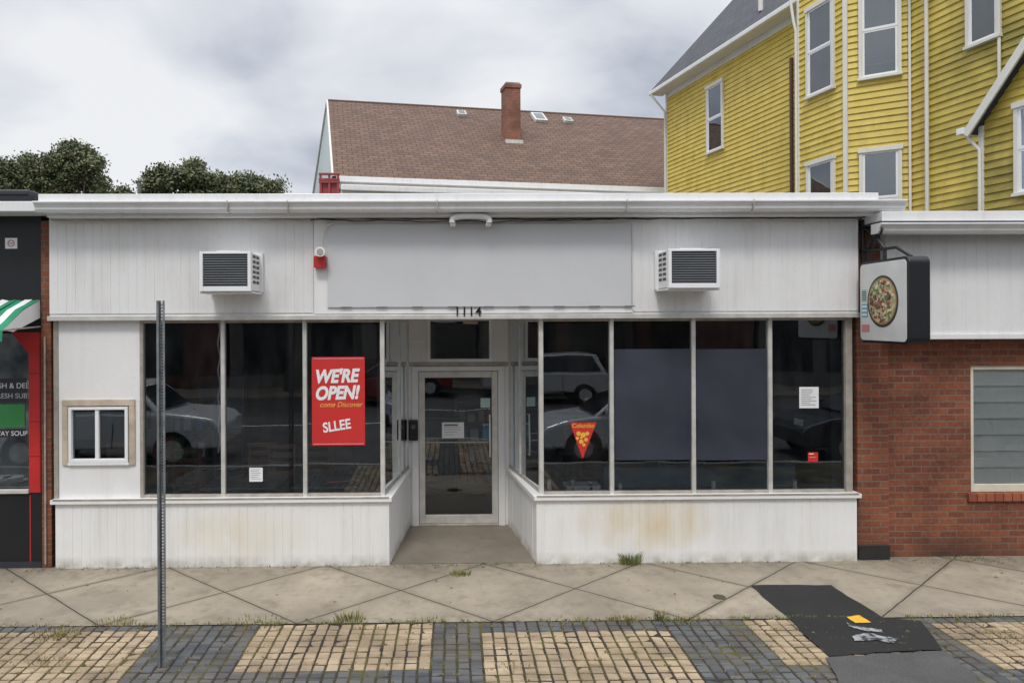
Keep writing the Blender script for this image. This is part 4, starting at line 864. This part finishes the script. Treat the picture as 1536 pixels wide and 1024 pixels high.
def car(name,x0,yc,L,w,body,cabin,col,flip=False):
    g=grp(name); m=carpaint(name+'_paint_%d'%int(x0*10),col)
    fx=(lambda u:x0+L*(1-u)) if flip else (lambda u:x0+L*u)
    def loft(nm_,prof,wb,wt,zb,zt_,mat,bev):
        n=len(prof); V=[]
        for s in(-1,1):
            for u,z in prof:
                ww=wb+(wt-wb)*max(0,min(1,(z-zb)/(zt_-zb))); V.append((fx(u),yc+s*ww/2,z-.13))
        Fc=[tuple(range(n)),tuple(range(2*n-1,n-1,-1))]+[((i+1)%n,i,n+i,n+(i+1)%n) for i in range(n)]
        o=mesh(nm_,g,V,Fc,mat,bevel=bev)
        bm=bmesh.new(); bm.from_mesh(o.data); bmesh.ops.recalc_face_normals(bm,faces=bm.faces); bm.to_mesh(o.data); bm.free()
        return o
    zt_=max(z for u,z in cabin); zb_=min(z for u,z in cabin)
    loft('body',body,w,w*.96,.5,1.0,m,.05); loft('cabin',cabin,w*.93,w*.72,zb_,zt_,m,.04)
    cu=sum(u for u,z in cabin)/len(cabin); 
    gl=[(cu+(u-cu)*.9,zb_+.06+(z-zb_)*.84-.0) for u,z in cabin]
    loft('side_glass',gl,w*.955,w*.755,zb_,zt_,CG,.01)
    gl2=[(cu+(u-cu)*1.012,zb_+.06+(z-zb_)*.86) for u,z in cabin]; loft('screen_glass',gl2,w*.80,w*.62,zb_,zt_,CG,.01)
    for u in(.19,.80):
        for s in(-1,1):
            cyl('wheel_arch',g,(fx(u),yc+s*(w/2+.002)-.004,.33-.13),.39,.008,TYRE,'Y',28); cyl('tyre',g,(fx(u),yc+s*(w/2-.095)-.11,.33-.13),.33,.22,TYRE,'Y',28); cyl('rim',g,(fx(u),yc+s*(w/2+.02)-.005,.33-.13),.21,.01,ALU,'Y',20)
    for u in(.42,.64):
        for s in(-1,1): box('door_gap',g,fx(u)-.006,fx(u)+.006,yc+s*(w/2-.006)-.008,yc+s*(w/2-.006)+.008,.25,.78,DARK)
    for s in(-1,1):
        box('head_lamp',g,fx(.0)-.01 if not flip else fx(0)-.02,fx(.0)+.02,yc+s*w*.36-.18,yc+s*w*.36+.18,.6,.72,LMP,.01); box('tail_lamp',g,fx(1)-.02,fx(1)+.01,yc+s*w*.4-.14,yc+s*w*.4+.14,.65,.8,TL,.01)
        box('mirror',g,fx(.3)-.06,fx(.3)+.06,yc+s*(w/2+.08)-.08,yc+s*(w/2+.08)+.08,.85,.97,m,.02)
sed=[(0,.32),(0,.62),(.03,.74),(.12,.86),(.26,.93),(.86,.96),(.98,.9),(1,.62),(.99,.32)]; scab=[(.24,.91),(.33,1.22),(.42,1.42),(.52,1.46),(.66,1.45),(.77,1.27),(.87,.95)]
suv=[(0,.38),(0,.8),(.03,.95),(.26,1.08),(.97,1.1),(1,.9),(1,.4)]; ucab=[(.25,1.07),(.33,1.45),(.39,1.66),(.9,1.68),(.97,1.09)]
car('parked_car',2.1,1.25,4.5,1.78,sed,scab,(.75,.77,.79)); car('parked_car',-9.3,1.2,4.8,1.85,suv,ucab,(.75,.77,.78),True); car('parked_car',7.3,1.25,4.6,1.8,sed,scab,(.03,.035,.045)); car('parked_car',-4.2,-8.2,4.6,1.8,sed,scab,(.25,.04,.04)); car('parked_car',1.5,-8.2,4.6,1.8,suv,ucab,(.6,.6,.6))
# ================================================================ WORLD / LIGHT
w_=bpy.data.worlds.new("World"); sc.world=w_; w_.use_nodes=True; nt=w_.node_tree; nt.nodes.clear()
out=A(nt,'ShaderNodeOutputWorld'); sky=A(nt,'ShaderNodeTexSky'); sky.sky_type='NISHITA'; sky.sun_disc=False
EL=rad(56); AZ=rad(195)
sky.sun_elevation=EL; sky.sun_rotation=AZ
b1=A(nt,'ShaderNodeBackground'); nt.links.new(sky.outputs[0],b1.inputs[0]); b1.inputs[1].default_value=.10
tc=A(nt,'ShaderNodeTexCoord').outputs['Generated']; sep=A(nt,'ShaderNodeSeparateXYZ'); nt.links.new(tc,sep.inputs[0])
zc=mth(nt,'ADD',mth(nt,'MAXIMUM',sep.outputs[2],0.0),.25)
cmb=A(nt,'ShaderNodeCombineXYZ'); nt.links.new(mth(nt,'DIVIDE',sep.outputs[0],zc),cmb.inputs[0]); nt.links.new(mth(nt,'DIVIDE',sep.outputs[1],zc),cmb.inputs[1]); 
v1=mapv(nt,cmb.outputs[0],(1,1,1),(5.3,2.4,0))
n1=A(nt,'ShaderNodeTexNoise'); nt.links.new(v1,n1.inputs['Vector']); n1.inputs['Scale'].default_value=1.25; n1.inputs['Detail'].default_value=7; n1.inputs['Roughness'].default_value=.5; n1.inputs['Distortion'].default_value=.3
rp=A(nt,'ShaderNodeValToRGB'); nt.links.new(n1.outputs['Fac'],rp.inputs[0]); el=rp.color_ramp.elements
el[0].position=.36; el[0].color=(.47,.51,.59,1); el[1].position=.60; el[1].color=(.90,.91,.93,1); ee=el.new(.47); ee.color=(.70,.73,.79,1)
b2=A(nt,'ShaderNodeBackground'); nt.links.new(rp.outputs[0],b2.inputs[0])
nt.links.new(rng(nt,sep.outputs[2],.40,1.0,1.0,2.7),b2.inputs[1])
mx=A(nt,'ShaderNodeMixShader'); mx.inputs[0].default_value=.93; nt.links.new(b1.outputs[0],mx.inputs[1]); nt.links.new(b2.outputs[0],mx.inputs[2]); nt.links.new(mx.outputs[0],out.inputs[0])
sl_=bpy.data.lights.new('sun','SUN'); sl_.energy=1.5; sl_.angle=rad(12); sl_.color=(1,.96,.9); so_=bpy.data.objects.new('sun',sl_); sc.collection.objects.link(so_)
dirv=Vector((math.sin(AZ)*math.cos(EL),math.cos(AZ)*math.cos(EL),math.sin(EL)))
so_.rotation_euler=dirv.to_track_quat('Z','Y').to_euler(); so_.location=(0,-5,20)
